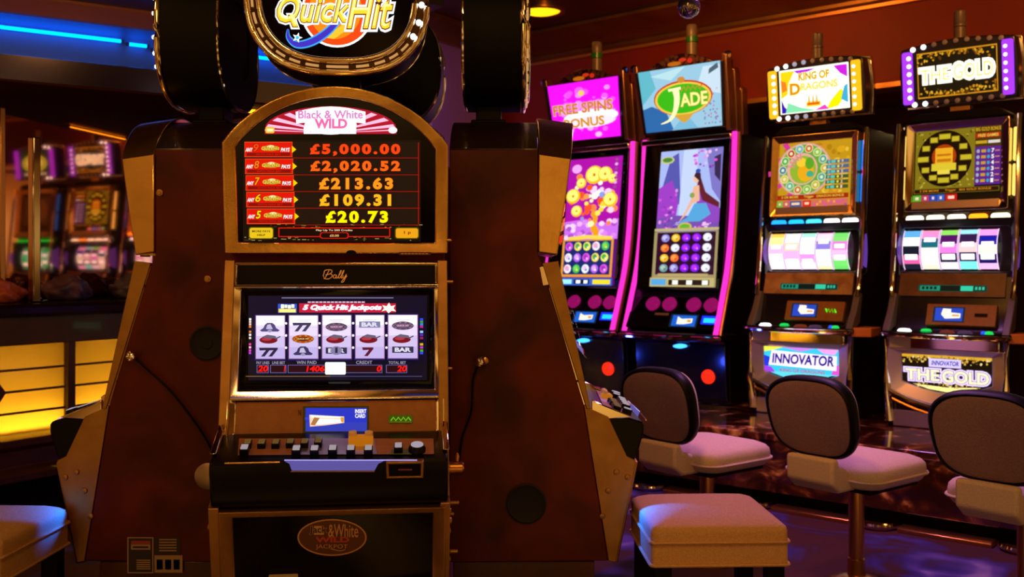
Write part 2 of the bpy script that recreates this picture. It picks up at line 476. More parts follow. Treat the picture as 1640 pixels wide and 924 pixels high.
# ------------------------------------------------------------------ bar counter with backlit front
bar = thing('bar_counter', 'dark wood bar counter with yellow backlit panels under its top', 'bar', BARM)
def bu(px, py, y=-.55):
    return pxl(BARM, Fr((0, y, 0)), px, py)
MB().prism(SIDE, [(-.615, 1.005), (-.62, 1.03), (-.60, 1.045), (-.005, 1.045), (-.005, .99), (-.60, .99)], -1.6, 2.4, mat('counter_top_lacquer', (.012, .007, .012), .12, coat=.4)).build('counter_top', bar, smooth=0)
MB().box((-1.6, -.56, .865), (2.4, -.02, .99), DARKWOOD).build('apron', bar, .004)
MB().box((-1.6, -.53, .02), (2.4, -.02, .28), SATIN).build('plinth', bar, smooth=0)
mm = MB().prism(SIDE, [(-.56, .48), (-.60, .46), (-.60, .43), (-.575, .41), (-.575, .34), (-.61, .31), (-.61, .28), (-.52, .28), (-.52, .48)], -1.6, 2.4, DARKWOOD)
mm.build('base_moulding', bar, .003)
MB().box((-1.6, -.12, .28), (2.4, -.02, .865), mat('lightbox_white', (.42, .38, .30), .7)).build('lightbox_back', bar, smooth=0)
pane = bpy.data.materials.new('amber_glass'); pane.use_nodes = True
t = pane.node_tree; t.nodes.remove(t.nodes['Principled BSDF'])
tl = nd(t, 'ShaderNodeBsdfTranslucent'); tl.inputs['Color'].default_value = (.98, .80, .32, 1)
df = nd(t, 'ShaderNodeBsdfDiffuse'); df.inputs['Color'].default_value = (.35, .24, .06, 1)
gl = nd(t, 'ShaderNodeBsdfGlossy'); gl.inputs['Roughness'].default_value = .12
mx = nd(t, 'ShaderNodeMixShader'); mx.inputs[0].default_value = .25; m2 = nd(t, 'ShaderNodeMixShader'); m2.inputs[0].default_value = .05
t.links.new(tl.outputs[0], mx.inputs[1]); t.links.new(df.outputs[0], mx.inputs[2]); t.links.new(mx.outputs[0], m2.inputs[1]); t.links.new(gl.outputs[0], m2.inputs[2])
t.links.new(m2.outputs[0], t.nodes['Material Output'].inputs['Surface'])
PW = .735
x_post = bu(110, 600)[0]
for k in range(-2, 4):
    a = x_post + k * PW
    if a > 2.3 or a < -1.6:
        continue
    MB().box((a - .019, -.575, .47), (a + .019, -.50, .87), DARKWOOD).build('post', bar, .003)
    MB().box((a + .02, -.545, .48), (a + PW - .02, -.54, .865), pane).build('light_panel', bar, smooth=0)
    fr = MB()
    for zz in (.758, .664, .570):
        fr.box((a + .02, -.553, zz - .005), (a + PW - .02, -.546, zz + .005), DARKWOOD)
    fr.prism(Fr((a + PW * .56, -.547, .664)), [(-.028, 0), (0, -.040), (.028, 0), (0, .040)], 0, .009, DARKWOOD)
    fr.build('muntins', bar, smooth=0)
lt = MB().tube([(-1.6, -.45, .435), (2.3, -.45, .435)], .016, L('ffcc58', 55), 8).build('lightbox_tube', bar)

# mirrored post and brass edge at the bar, bundles on the counter
x0, z0 = pxl(BARM, Fr((0, -.40, 0)), 47, 470); x1, z1 = pxl(BARM, Fr((0, -.40, 0)), 60, 232)
ps = MB()
ps.box((x0, -.43, 1.046), (x1, -.385, 1.80), mat('mirrored_post', (.42, .36, .30), .07, 1.0))
o = ps.build('mirrored_post', bevel=.006); o.matrix_world = BARM
tag(o, 'square mirror-clad post standing on the bar counter', 'post')
bu0 = pxl(BARM, Fr((0, -.02, 0)), 3, 300)
o = MB().box((bu0[0] - .014, -.03, 1.05), (bu0[0] + .014, 0.0, 1.98), BRASS).build('brass_strip', bevel=.004); o.matrix_world = BARM
tag(o, 'thin upright brass strip on the bar mirror, near the photo\'s left edge', 'strip')
def bundle(label, px0, px1, py0, py1, y, m, sd):
    a, zb = pxl(BARM, Fr((0, y, 0)), px0, py1); b_, zt = pxl(BARM, Fr((0, y, 0)), px1, py0)
    rnd = random.Random(sd); bm = bmesh.new(); bmesh.ops.create_icosphere(bm, subdivisions=4, radius=1)
    ph = [rnd.uniform(0, 6) for _ in range(6)]
    h = zt - 1.046
    for v in bm.verts:
        x, yy, z = v.co
        q = 1 + .10 * math.sin(5 * x + ph[0]) + .08 * math.sin(7 * yy + 4 * z + ph[1]) + .05 * math.sin(13 * x + 9 * z + ph[2]) + .04 * math.sin(19 * yy + ph[3])
        v.co = (x * q * (b_ - a) / 2, yy * q * .12, max(0, (z * .62 + .40) * q) * h / 1.05)
    me = bpy.data.meshes.new('wrapped_bundle'); bm.to_mesh(me); bm.free(); me.materials.append(m)
    me.polygons.foreach_set('use_smooth', [True] * len(me.polygons))
    o = bpy.data.objects.new('wrapped_bundle', me); COL.objects.link(o)
    o.matrix_world = BARM @ Matrix.Translation(((a + b_) / 2, y, 1.046))
    return tag(o, label, 'bundle', 'bundles on the bar counter')
bundle('low crumpled red bundle on the bar, left of the mirrored post', -70, 36, 447, 474, -.30, mat('red_wrap', (.55, .10, .04), .35, bump=(30, .5)), 3)
bundle('crumpled brown and violet bundle on the bar, right of the mirrored post', 66, 142, 443, 474, -.20, mat('violet_wrap', (.20, .09, .13), .35, noise=(7, (.05, .03, .14), 2, .4, .6), bump=(30, .5)), 8)
bundle('crumpled grey bundle on the bar beside the left gold cabinet edge', 180, 262, 441, 472, -.20, mat('grey_wrap', (.16, .12, .15), .4, noise=(7, (.08, .05, .10), 2, .4, .6), bump=(30, .5)), 12)
# ------------------------------------------------------------------ carousel slot machine (the big one in front, and its three neighbours)
M1 = place(-.458, 2.62, 6.0)
FU = Fr((0, 0, 1.237), (1, 0, 0), (0, -.045, .313))
FL = Fr((0, -.098, .775), (1, 0, 0), (0, .098, .447))
FB = Fr((0, -.17, .33), (1, 0, 0), (0, -.06, .30))
FD = Fr((0, -.256, .742), (1, 0, 0), (0, .136, .044))
FF = Fr((0, -.23, .632), (1, 0, 0), (0, -.026, .11))
YEL, WHT, RED = E('ffe000', 1.1), E('ffffff', 1.3), E('ff1c08', 1.0)
INK = E('0c0606', .6)

def up(x, y):
    return pxl(M1, FU, x, y)
def lo(x, y):
    return pxl(M1, FL, x, y)

def art_paytable(par):
    A = Art(FU, up, -.012)
    A.rect(388, 388, 674, 224, E('140a06', 1))
    cols = ['ff4210', 'ff6412', 'ff961c', 'ffb81c', 'fff200']
    yy = [240, 267, 293.5, 320, 346.5]
    amt = [('£5,000.00', 496, 641), ('£2,020.52', 497, 641), ('£213.63', 511, 629.5), ('£109.31', 512, 626.5), ('£20.73', 522, 621.5)]
    num = '98765'; ncol = ['ff5010', 'ff8010', 'ffb000', 'ffd000', 'fff000']
    A.rect(467, 360, 672, 227, E('1e110a', 1))
    for i in range(5):
        y = yy[i]; x = 391 + 1.4 * i
        A.rect(x - .5, y + 11.8, x + 76.5, y - 12.8, E('ff5a20', 1)); A.rect(x, y + 11, x + 76, y - 12, E('e81406', 1))
        A.rect(x + 3, y + 10, x + 73, y + 4.8, E('8c0a06', 1))
        A.text('WITH MAX BET', x + 18, y + 8.8, x + 58, y + 6.0, E('e02010', 1), .0)
        A.text('ANY', x + 1, y + 3, x + 13, y - 3.2, WHT, .02, .25)
        A.text(num[i], x + 14, y + 3, x + 22.5, y - 9.5, E(ncol[i], 1), .02, .2, [(.06, E('601008', 1))])
        A.ell(x + 41.5, y - 2.5, 15, 4.5, E('d89020', 1)); A.ell(x + 42, y - 5, 6, 2.5, E('fff0a0', 1))
        A.text('QuickHit', x + 27, y + 1.5, x + 56, y - 5.5, E('ffe850', 1), .01, .2, [(.05, E('701008', 1))])
        A.text('PAYS', x + 58, y + 3, x + 72.5, y - 3.2, WHT, .02, .25)
        A.P([(x + 76, y + 5), (x + 76, y - 6.5), (x + 83, y - .5)], E('ffd800', 1))
        A.rect(x + 76, y + 13.6, 671 + i * .5, y + 12.6, E('a80e0a', 1))
        s_, a, b = amt[i]
        A.text(s_, a, y + 10, b, y - 9.5, E(cols[i], 1.1), .05, 0, [(.085, E('5a1404', 1))], .16)
        
    A.rect(669.5, 358, 671, 228, E('a80e0a', 1))
    rnd = random.Random(4)
    for i in range(70):
        x = rnd.uniform(392, 672); y = rnd.choice([rnd.uniform(358, 364), rnd.uniform(378, 384)])
        A.rect(x, y + 1, x + rnd.uniform(2, 7), y - .6, E(rnd.choice(['6a5a20', '8a7a40', '3c2a10']), 1), False)
    A.rrect(399.5, 382, 439.5, 362.5, 4, E('5a4808', 1)); A.rrect(401, 380.5, 438, 364, 3.5, E('f0c81c', 1))
    A.text('MORE PAYS', 405, 371, 434, 367.8, INK, .02); A.text('HELP', 413, 377, 426, 373.8, INK, .02)
    A.rect(447, 378.5, 625, 363.5, E('f01808', 1)); A.rect(448.5, 377.2, 623.5, 364.8, E('160404', 1))
    A.rrect(513, 381, 559, 371, 4, E('f01808', 1)); A.rrect(514.5, 380, 557.5, 372, 3.5, E('160404', 1))
    A.text('Play Up To 200 Credits', 507, 369.8, 565, 366.2, E('ffe0b0', 1), .02); A.text('£0.00', 529, 378, 543.5, 374.4, E('ffc070', 1), .02)
    A.rrect(632.5, 381.5, 671, 363, 4, E('5a4808', 1)); A.rrect(634, 380, 669.5, 364.5, 3.5, E('f4a818', 1))
    A.text('1 p', 647, 374.8, 658, 368.8, E('a01808', 1), .03)
    return A.build('pay_table_screen', par)

def art_top_glass(par):
    A = Art(FU, up, -.012)
    def ar(cx, hw, yb, ytop, k=16):
        pts = [(cx - hw, yb), (cx + hw, yb)]
        return pts + [(cx + hw * math.cos(math.pi * i / k), yb - 8 - (yb - 8 - ytop) * math.sin(math.pi * i / k)) for i in range(k + 1)]
    outl = ar(529, 106, 214.6, 170)
    A.P(outl, E('b01028', 1.1))
    for i, (a, b) in enumerate(((-78, -71), (-62, -54), (78, 71), (62, 54), (86, 83), (-86, -83), (-45, -38), (45, 38))):
        def q(t):
            x = 529 + 106 * math.sin(R(t)); y = 212 - 40 * abs(math.cos(R(t)))
            return (x, y)
        A.P([(529, 213), q(a), q(b)], E('ffb8d8', 1.2))
    A.P([(473, 179)] + [(473 + 112 * i / 8, 179 - 8.5 * math.sin(math.pi * i / 8)) for i in range(1, 8)] + [(585, 179), (585, 198), (553, 194), (505, 194), (474, 198)], E('fff0ff', 1.7))
    A.ell(529, 200, 42, 15.5, E('fff4ff', 1.8)); A.rect(486, 214.4, 570, 203, E('fff4ff', 1.8))
    A.text('Black & White', 477, 190, 581, 176.5, E('d878b8', 1.2), .025, 0)
    A.text('WILD', 503, 206, 556, 190, E('e86098', 1.3), .05)
    A.text('JACKPOT', 494, 213.5, 564, 208.2, E('e8b8d0', 1.4), .0)
    A.rrect(424.5, 213.5, 439, 203, 3, E('f0b838', 1.1)); A.rect(427, 210.5, 437, 206, E('fff0b0', 1.2))
    A.ell(629, 208.5, 7.2, 5.2, E('ffd8f0', 1.4))
    return A.build('arched_top_glass', par)

def sym_seven(A, cx, cy, k, c):
    for dx in ((-9, 3) if k else (-4,)):
        A.P([(cx + dx - 8, cy - 7), (cx + dx + 10, cy - 7), (cx + dx + 10, cy - 4.5), (cx + dx + 1, cy + 7), (cx + dx - 5, cy + 7), (cx + dx + 3, cy - 3), (cx + dx - 7, cy - 2.5)], c)
def sym_pepper(A, cx, cy):
    A.ell(cx - 2, cy + 1.5, 14.5, 5.8, E('7c1020', 1)); A.ell(cx - 5, cy + .2, 8, 2.4, E('b83848', 1))
    A.P([(cx - 13, cy - 3), (cx - 4, cy - 7), (cx + 9, cy - 5), (cx + 11, cy - 1), (cx, cy - 1)], E('6a6078', 1)); A.line([(cx + 9, cy), (cx + 17, cy - 4)], 2, E('605068', 1))
def sym_bell(A, cx, cy, c='3c3460'):
    A.P([(cx - 16, cy + 5), (cx - 10, cy + 1), (cx - 8, cy - 4), (cx - 4, cy - 7), (cx + 4, cy - 7), (cx + 8, cy - 4), (cx + 10, cy + 1), (cx + 16, cy + 5), (cx + 13, cy + 7), (cx - 13, cy + 7)], E(c, 1))
    A.P([(cx - 6, cy + 3), (cx - 4, cy - 4), (cx + 1, cy - 5), (cx + 5, cy + 3)], E('c8c0e0', 1)); A.ell(cx, cy + 6, 3.5, 2.4, E('a098c0', 1))
def sym_bar(A, cx, cy, dark=True):
    A.rect(cx - 17, cy + 5, cx + 17, cy - 5, E('34304e' if dark else '8080a8', 1)); A.text('BAR', cx - 13, cy + 3.4, cx + 13, cy - 3.4, E('e8e4f8', 1), .05)
def sym_chip(A, cx, cy, gold):
    a, b = ('a84818', 'e8a020') if gold else ('5c4460', 'a88098')
    A.ell(cx, cy, 17.5, 6.8, E(a, 1))
    for i in range(10):
        A.ell(cx + 14.5 * math.cos(i * .628), cy + 5.2 * math.sin(i * .628), 2, 1.2, E(b, 1), 8, False)
    A.ell(cx, cy, 10, 3.4, E('6c1818' if gold else '7c5478', 1)); A.text('QUICK HIT', cx - 10, cy + 1.6, cx + 10, cy - 1.6, E('f0d060' if gold else 'd8b8d0', 1), .03)

def art_reels(par):
    A = Art(FL, lo, -.016)
    A.rect(396, 608, 684, 472, E('0a0824', 1))
    A.rect(396, 608, 684, 578, E('0c0a1c', 1))
    A.rect(450, 476, 630, 474.4, E('8078a0', 1), False)
    A.rect(478, 499, 634, 484, E('c01c3c', 1.1))
    A.P([(612, 487), (619, 489), (623, 483), (626, 489), (633, 487), (630, 492), (634, 497), (627, 496), (622, 500), (618, 495), (611, 497), (615, 492)], E('fff8d0', 1.5))
    A.text('5 Quick Hit Jackpots', 484, 497, 611, 486.5, E('ffffff', 1.6), .04, .25, [(.09, E('ff90b0', 1.2))])
    [A.rect(492 + i * 6.2, 483.3, 492 + i * 6.2 + 5, 481.2, E('f0c8e8', 1), False) for i in range(15)]
    A.rect(444, 499.5, 474.5, 485, E('3858d0', 1)); A.rect(445, 499, 473, 493, E('f0d018', 1.1)); [A.rect(449 + i * 5.6, 492.5 - (i % 2), 453.6 + i * 5.6, 486 + (i % 3) * .5, E('ffffc0', 1.5), i == 0) for i in range(4)]; [A.rect(447 + i * 4.2, 498.3, 450.5 + i * 4.2, 494.2, E('fff890', 1.4), i == 0) for i in range(6)]
    reels = [(409.5, 454.5), (463, 508), (516.5, 561.5), (570, 614.5), (622.5, 668)]
    for x0, x1 in reels:
        A.rect(x0 - 2.6, 576, x1 + 2.2, 502.5, E('30286c', 1)); A.rect(x0 - 1, 573.6, x1 + 1, 504, E('e0a0c8', 1))
        A.rect(x0, 573, x1, 504.5, E('c8b8f0', 1)); A.rect(x0, 555, x1, 504.5, E('d8c8f4', 1)); A.rect(x0, 537, x1, 504.5, E('ecdcff', 1.05)); A.rect(x0, 520, x1, 504.5, E('ffffff', 1.2))
        A.rect((x0 + x1) / 2 - 11, 512.4, (x0 + x1) / 2 + 11, 511.6, E('c8b0d8', 1)); A.rect((x0 + x1) / 2 - 8, 514, (x0 + x1) / 2 + 8, 513.4, E('c8b0d8', 1), False)
        A.rect(x0, 524, x1, 523.6, E('d0c0f0', 1))
    c = [(a + b) / 2 for a, b in reels]
    NV = E('2c2440', 1)
    sym_bell(A, c[0], 524, '50487c'); sym_pepper(A, c[0], 543); sym_seven(A, c[0], 564, 1, NV)
    sym_seven(A, c[1], 524, 1, E('403a5c', 1)); sym_chip(A, c[1], 543, True); sym_bell(A, c[1], 562)
    sym_chip(A, c[2], 524, False); sym_pepper(A, c[2], 543); sym_bar(A, c[2], 562); A.ell(c[2], 562, 9, 7, E('8880a8', 1)); A.text('1', c[2] - 2, 566, c[2] + 2, 557, NV, .05)
    sym_bar(A, c[3], 520.5, False); sym_pepper(A, c[3], 543); sym_seven(A, c[3], 564, 0, E('60142c', 1))
    sym_chip(A, c[4], 522.5, False); sym_pepper(A, c[4], 543); sym_bar(A, c[4], 561)
    for xx in (459, 512.4, 566, 619):
        for y in (519, 538.5, 558):
            A.ell(xx, y, 1.9, 1.9, E('ffffff', 1.4), 10)
    rnd = random.Random(2)
    for i, (y, a, b) in enumerate([(513, 'ffffff', '3048ff'), (517, 'ffe0c0', '40a040'), (521, 'ffd0d0', '3090d0'), (525, 'ff9030', 'd02090'), (533, 'ff9040', 'a0d8ff'), (538, 'ffffff', '6030c0'), (543, 'ffe8c0', 'a02060'), (553, 'ff40a0', 'e0c020'), (558, 'ffd0e0', 'c040c0'), (563, 'ff40c0', '50b020'), (567, 'c040ff', '3048ff')]):
        A.rect(400.5, y + 1.6, 404, y - 1.8, E(a, 1)); A.rect(672.5, y + 1.8, 677.5, y - 1.8, E(b, 1), False)
    wl_ = E('a8a0b8', 1)
    for s_, a, b, h in (('PAY LINES', 412.5, 433, 4.4), ('LINE BET', 437.5, 458, 4.4), ('WIN PAID', 476.5, 508, 5.2), ('CREDIT', 571, 596.5, 5.2), ('TOTAL BET', 622.5, 650, 4.6)):
        A.text(s_, a, 584.6, b, 584.6 - h, wl_, .01)
    for a, b in ((413, 432), (434.5, 460), (462.5, 538), (538, 612.5), (618.5, 652)):
        A.rect(a, 598.8, b, 586, E('7068b0', 1)); A.rect(a + 1, 598, b - 1, 586.8, E('2a0612', 1))
    DG = E('ff1410', 1.2)
    for s_, a, b in (('20', 415, 431.5), ('1', 456.5, 459), ('1406', 492, 521), ('0', 604, 611.5), ('20', 636, 651.5)):
        A.text(s_, a, 597, b, 587.4, DG, .03, .15)
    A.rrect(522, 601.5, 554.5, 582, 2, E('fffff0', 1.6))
    A.rect(396, 604.8, 530, 604, E('a87830', 1)); A.rect(530, 604.8, 676, 604, E('605890', 1), False)
    return A.build('reel_screen', par)

def oval_topper(par):
    TZ, HW, HH, PW_ = 1.935, .239, .222, 2.6
    F = Fr((0, -.005, TZ))
    e_ = lambda k, n=56: ell(0, 0, HW * k, HH * k, n, PW_)
    h = MB(); N = 56
    h.ring(F, e_(1.0), e_(.55), -.205, -.03, SATIN)
    h.prism(F, e_(.97), -.200, -.18, SATIN)
    tp = h.build('topper_housing', par, smooth=40)
    rm = MB(); rm.tube([F(u, v, -.02) for u, v in e_(.985)], .010, GCHROME, 10, True)
    rm.tube([F(u, v, -.008) for u, v in e_(.85)], .009, GCHROME, 10, True)
    rm.ring(F, e_(.98), e_(.86), -.03, -.016, mat('topper_channel', (.10, .06, .03), .15, 1.0))
    rm.tube([F(u, v, -.203) for u, v in e_(.99)], .005, CHROME, 6, True)
    rm.build('topper_rim', tp, smooth=40)
    nb = 30; bmesh_ = None
    for i in range(nb):
        a = 2 * math.pi * (i + .5) / nb
        def at(b):
            c, s_ = math.cos(b), math.sin(b); k = .925
            return F(HW * k * math.copysign(abs(c) ** (2 / PW_), c), HH * k * math.copysign(abs(s_) ** (2 / PW_), s_), -.008)
        white = -.55 < ((a + math.pi) % (2 * math.pi) - math.pi) < .9
        if white:
            MB().lathe([(0, .008), (.005, .006), (.0075, 0), (.0075, -.006)], L('fff4ff', 4.0), at(a), (0, -1, 0), 12).build('bulb', tp)
        else:
            MB().tube([at(a - .07), at(a), at(a + .07)], .0035, E('e8a860', .75), 6).build('bulb', tp)
    # sign face
    A = Art(Fr((0, -.002, TZ)), lambda x, y: pxl(M1, Fr((0, -.002, TZ)), x, y), -.004)
    A.mb.add([F(u, v, -.008) for u, v in e_(.86)], [list(range(56))], GLOSS)
    o_ = A.P
    A.ell(540, 18, 58, 57.5, E('ffffff', 1.25), 40); A.ell(540, 18, 54.5, 54, E('f04810', 1.1), 40); A.ell(537, 14, 42, 48, E('ff8c14', 1.1), 36)
    A.P([(520, 60), (560, 30), (566, 40), (535, 62)], E('ffc830', 1.1))
    sw = sp2([(461, 46), (462, 60), (476, 71), (500, 66), (526, 49), (548, 24), (570, 2), (580, -14)])
    n_ = len(sw)
    A.line(sw, [2.5 + 12 * math.sin(math.pi * min(1, i / n_ * 1.1)) for i in range(n_)], E('3ca8f0', 1.1))
    A.line(sw, [1.5 + 8 * math.sin(math.pi * min(1, i / n_ * 1.1)) for i in range(n_)], E('4030c0', 1.1))
    A.P([(476 + (8.5 if i % 2 == 0 else 3.6) * math.sin(i * .628 + .3), 60 - (8.5 if i % 2 == 0 else 3.6) * math.cos(i * .628 + .3)) for i in range(10)], E('ffffff', 1.4))
    A.ell(476, 60, 3, 3, E('40c8f0', 1.1), 10)
    ol = [(.085, E('ffffff', 1.3)), (.038, E('803008', 1))]
    A.text('Quick', 444, 42.5, 560, -5, E('ffd428', 1.2), .012, .28, ol)
    A.text('Hit', 556, 46, 629, -10, E('ffd428', 1.2), .012, .28, ol)
    A.text('Quick', 447, 39.5, 558, -8, E('fff6a0', 1.2), -.018, .28); A.text('Hit', 559, 42, 626, -13, E('fff6a0', 1.2), -.018, .28)
    A.build('sign_face', tp)
    po = MB(); po.box((-.055, .085, 1.655), (.055, .165, 1.74), SATIN); po.box((-.075, .07, 1.66), (.075, .18, 1.672), SATIN)
    po.build('topper_post', par, .004)
    return tp

def bank_machine():
    m = thing('slot_machine', 'large gold framed slot machine facing the camera with an arched pay table screen', 'slot machine', M1, 'carousel slot machines in the middle of the hall')
    # body: burl side panels, following the front
    prof = [(.32, .33), (.32, 1.553), (.058, 1.553), (.058, 1.237), (.047, 1.215), (-.077, .80), (-.15, .335)]
    MB().prism(SIDE, prof, -.283, .283, BURL).build('cabinet_body', m, .003)
    MB().box((-.275, -.11, 0), (.275, .31, .332), DARKWOOD).build('plinth', m, .004)
    FUv = Fr((0, .058, 1.237))
    hood = MB(); pts = arch(.283, .314, .318, .432)
    hood.prism(FUv, pts, -.262, .0, mat('dark_hood', (.020, .007, .004), .35, coat=.3)); hood.build('hood', m, .006, smooth=30)
    # upper door
    oa, ia = arch(.289, .002, .288, .434), arch(.255, .030, .276, .405)
    MB().ring(FU, oa, ia, lambda v: (-.1423 * v - .058) / .9898, 0, GOLD, -.012).build('upper_door_frame', m, .005, 3, smooth=30)
    bz = MB(); bz.prism(FU, ia, -.05, -.0165, GLOSS)
    upd = bz.build('upper_door_glass', m, smooth=0)
    art_paytable(m); art_top_glass(m)
    A = Art(FU, up, .0005)
    A.rect(639, 408.5, 690, 403.5, E('50200c', .5)); [A.rect(642 + i * 5.6, 407.2, 646.5 + i * 5.6, 405, E('a05028', .6), i == 0) for i in range(8)]
    A.ell(562.5, 404.5, 8, 4, BLACK)
    A.build('maker_plate', m)
    # header bar with the maker's script
    F2 = Fr((0, -.004, 1.155), (1, 0, 0), (0, .012, .066))
    hb = lambda x, y: pxl(M1, F2, x, y)
    (a0, b0), (a1, b1) = hb(362, 457.5), hb(711, 421)
    MB().ring(F2, rect(a0, b0, a1, b1), rect(a0 + .027, b0 + .006, a1 - .024, b1 - .007), -.05, .004, GCHROME, -.004).build('header_frame', m, .003, 2)
    hdr = MB().prism(F2, rect(a0 + .01, b0 + .003, a1 - .01, b1 - .003), -.05, -.006, SATIN).build('header_bar', m, smooth=0)
    A = Art(F2, hb, -.0035); GL = mat('gilt_lettering', (.85, .55, .28), .35, 1.0)
    for st in ([(519, 437), (520, 433), (526, 431.5), (531, 432.5), (531, 436), (526, 439), (521, 440)], [(527, 432.5), (524, 438), (520, 446), (518.5, 444)], [(524, 439), (530, 438.5), (532, 442), (527, 446), (521, 446.5)],
               [(519, 437), (517.5, 441), (519, 443)], [(538.5, 440.5), (535, 440), (533.5, 443.5), (535.5, 445.5), (538, 443), (539, 440), (538, 445), (540, 445)],
               [(540, 445), (545, 438), (546.5, 433), (545, 434), (542.5, 441), (542, 445), (544, 445)], [(544, 445), (549, 438), (551, 433), (549.5, 434), (547, 441), (546.5, 445), (548.5, 445)],
               [(549.5, 440.5), (549, 444), (551, 445), (553.5, 441), (555, 439)], [(555, 439), (553, 445), (550, 451), (547, 452), (549, 448), (556, 442)]):
        A.line(sp2(st, 4), 1.15, GL)
    A.build('script_lettering', hdr)
    # lower door
    (a0, b0), (a1, b1) = lo(361, 640), lo(711, 458)
    i0, j0 = lo(380, 626); i1, j1 = lo(695, 462)
    MB().ring(FL, rect(a0, b0, a1, b1), rrect(i0, j0, i1, j1, .008, 0), -.06, 0.0, GCHROME, -.010).build('lower_door_frame', m, .004, 3)
    c0, d0 = lo(360.5, 702); k0, l0 = lo(376.5, 695); k1, l1 = lo(697.5, 641.5)
    MB().ring(FL, rect(c0, d0, a1, b0), rrect(k0, l0, k1, l1, .008, 0), -.05, .004, GCHROME, -.006).build('tracking_frame', m, .004, 3)
    MB().ring(FL, rect(i0 + .001, j0 + .001, i1 - .001, j1 - .001), rect(*lo(395, 609), *lo(685, 472)), -.05, -.012, GLOSS, -.02).build('screen_bezel', m, .003)
    MB().prism(FL, rect(*lo(390, 612), *lo(688, 468)), -.06, -.018, SATIN).build('screen_backing', m, smooth=0)
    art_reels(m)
    MB().prism(FL, rect(k0 - .002, l0 - .002, k1 + .002, l1 + .002), -.05, -.008, BROWN).build('tracking_panel', m, smooth=0)
    tp = lambda x, y: pxl(M1, FL, x, y)
    A = Art(FL, tp, -.0075)
    GRN = mat('green_bezel', (.05, .08, .01), .4)
    A.rect(484.5, 694.5, 590.5, 650, GRN); A.rect(489, 690.5, 587.5, 653, E('2a36c8', 1.0))
    A.rect(489, 690.5, 587.5, 676, E('3440b8', 1)); A.rect(488, 672, 540, 668, E('3844d0', 1))
    A.P([(496, 683), (495, 664), (551, 667), (551, 677), (520, 681)], E('ffd0b0', 1.1)); A.P([(500, 680), (506, 670), (549, 671.5), (549, 676), (519, 679)], E('e8f0ff', 1.2))
    A.P([(496, 664), (551, 667), (551, 670), (499, 669)], E('fff0d8', 1.2)); A.P([(497, 680), (503, 668), (512, 669), (504, 681)], E('b87840', 1)); A.P([(545, 668), (551, 668), (550, 677), (546, 675)], E('e8a030', 1))
    A.text('INSERT', 568.5, 661.5, 586.5, 655, E('ffffff', 1.1), .03); A.text('CARD', 568.5, 669, 585, 662.6, E('ffffff', 1.1), .03)
    A.rect(622.5, 677, 660.5, 664.5, E('3c4a08', 1))
    A.line([(626 + i * 4, 668 if i % 2 else 673.5) for i in range(9)], 2.0, E('78c020', 1)); A.rect(624, 676, 659, 675, E('587010', 1), False)
    A.text('N', 477.5, 665.5, 482, 656, mat('dark_print', (.03, .01, .005), .5), .02)
    A.build('card_reader_display', m)
    # button deck
    dp = [(-.05, .783), (-.12, .786), (-.25, .746), (-.256, .738), (-.256, .715), (-.238, .652), (-.228, .632), (-.10, .632)]
    dk = MB().prism(SIDE, dp, -.280, .280, BLACK).build('button_deck', m, .006, 3)
    dxy = lambda x, y: pxl(M1, FD, x, y)
    A = Art(FD, dxy, .003)
    A.P([(381, 731), (383, 704), (694, 704), (695, 729)], BROWN); A.P([(478, 730), (486, 704), (600, 704), (604, 729)], LILAC)
    A.P([(625, 730), (627, 722), (660, 722), (660, 730)], mat('green_tint', (.12, .16, .03), .4))
    A.build('deck_plate', dk)
    CAP = L('b8a8b0', .35)
    def button(px, py, w, d, h, m_cap, nm='button', rnd_=0):
        u, v = dxy(px, py)
        b = MB()
        if rnd_:
            b.lathe([(w * .62, 0), (w * .62, h * .6), (w * .5, h), (0, h + .001)], BLACK, FD(u, v, 0), FD.N, 20)
            b.lathe([(w * .46, h), (w * .44, h + .0025), (0, h + .004)], m_cap, FD(u, v, 0), FD.N, 20)
        else:
            b.prism(FD, rect(u - w / 2, v - d / 2, u + w / 2, v + d / 2), 0, h, BLACK)
            b.prism(FD, rect(u - w * .40, v - d * .40, u + w * .40, v + d * .40), h, h + .003, m_cap)
        return b.build(nm, dk, .0015)
    for px, py in ((397, 717), (419.5, 717), (442, 717), (465, 716), (488, 716), (510, 715)):
        button(px, py, .019, .026, .016, L('a07838', .35))
    for px, py in ((392, 727), (475, 728.5), (504, 728.5), (533, 728), (562, 728), (590, 728), (638, 724)):
        button(px, py, .021, .028, .018, L('d8c8d0', .5))
    button(668, 724, .034, .03, .020, L('d8c8d8', .55), rnd_=1)
    u0, v0 = dxy(558, 714); u1, v1 = dxy(598, 706)
    ab = MB().prism(FD, rrect(u0, v0 - .01, u1, v1, .006), 0, .02, L('e08010', .6)); ab.build('bill_light', dk, .002)
    for px in (565, 591):
        u, v = dxy(px, 708)
        MB().lathe([(.011, .018), (.010, .028), (.0, .032)], mat('amber_lens', (.9, .6, .25), .1), FD(u, v, 0), FD.N, 16).build('lens', dk)
    # front lip: lit tray, gilt edging, ticket slot
    ff = lambda x, y: pxl(M1, FF, x, y)
    A = Art(Fr(FF.O + V3((0, -.004, 0)), FF.U, FF.V), ff, .004)
    A.P([(468, 752), (464, 741), (456, 736.5), (620, 734), (606, 741), (600, 752)], L('7a70d0', .55))  # LED light falling on the tray is put in as its own glow
    A.rect(456, 735.8, 668, 734.3, L('b8a8ff', 1.2)); A.rect(466, 754, 600, 752.4, mat('gilt_edge', (.7, .42, .15), .3, 1.0))
    A.build('lit_tray', dk)
    MB().tube([FF(*ff(361, 739.5), .010), FF(*ff(449, 737.5), .010)], .0025, GOLD, 6).build('gilt_edging', dk)
    s0, s1 = ff(618.5, 763), ff(678.5, 735.5)
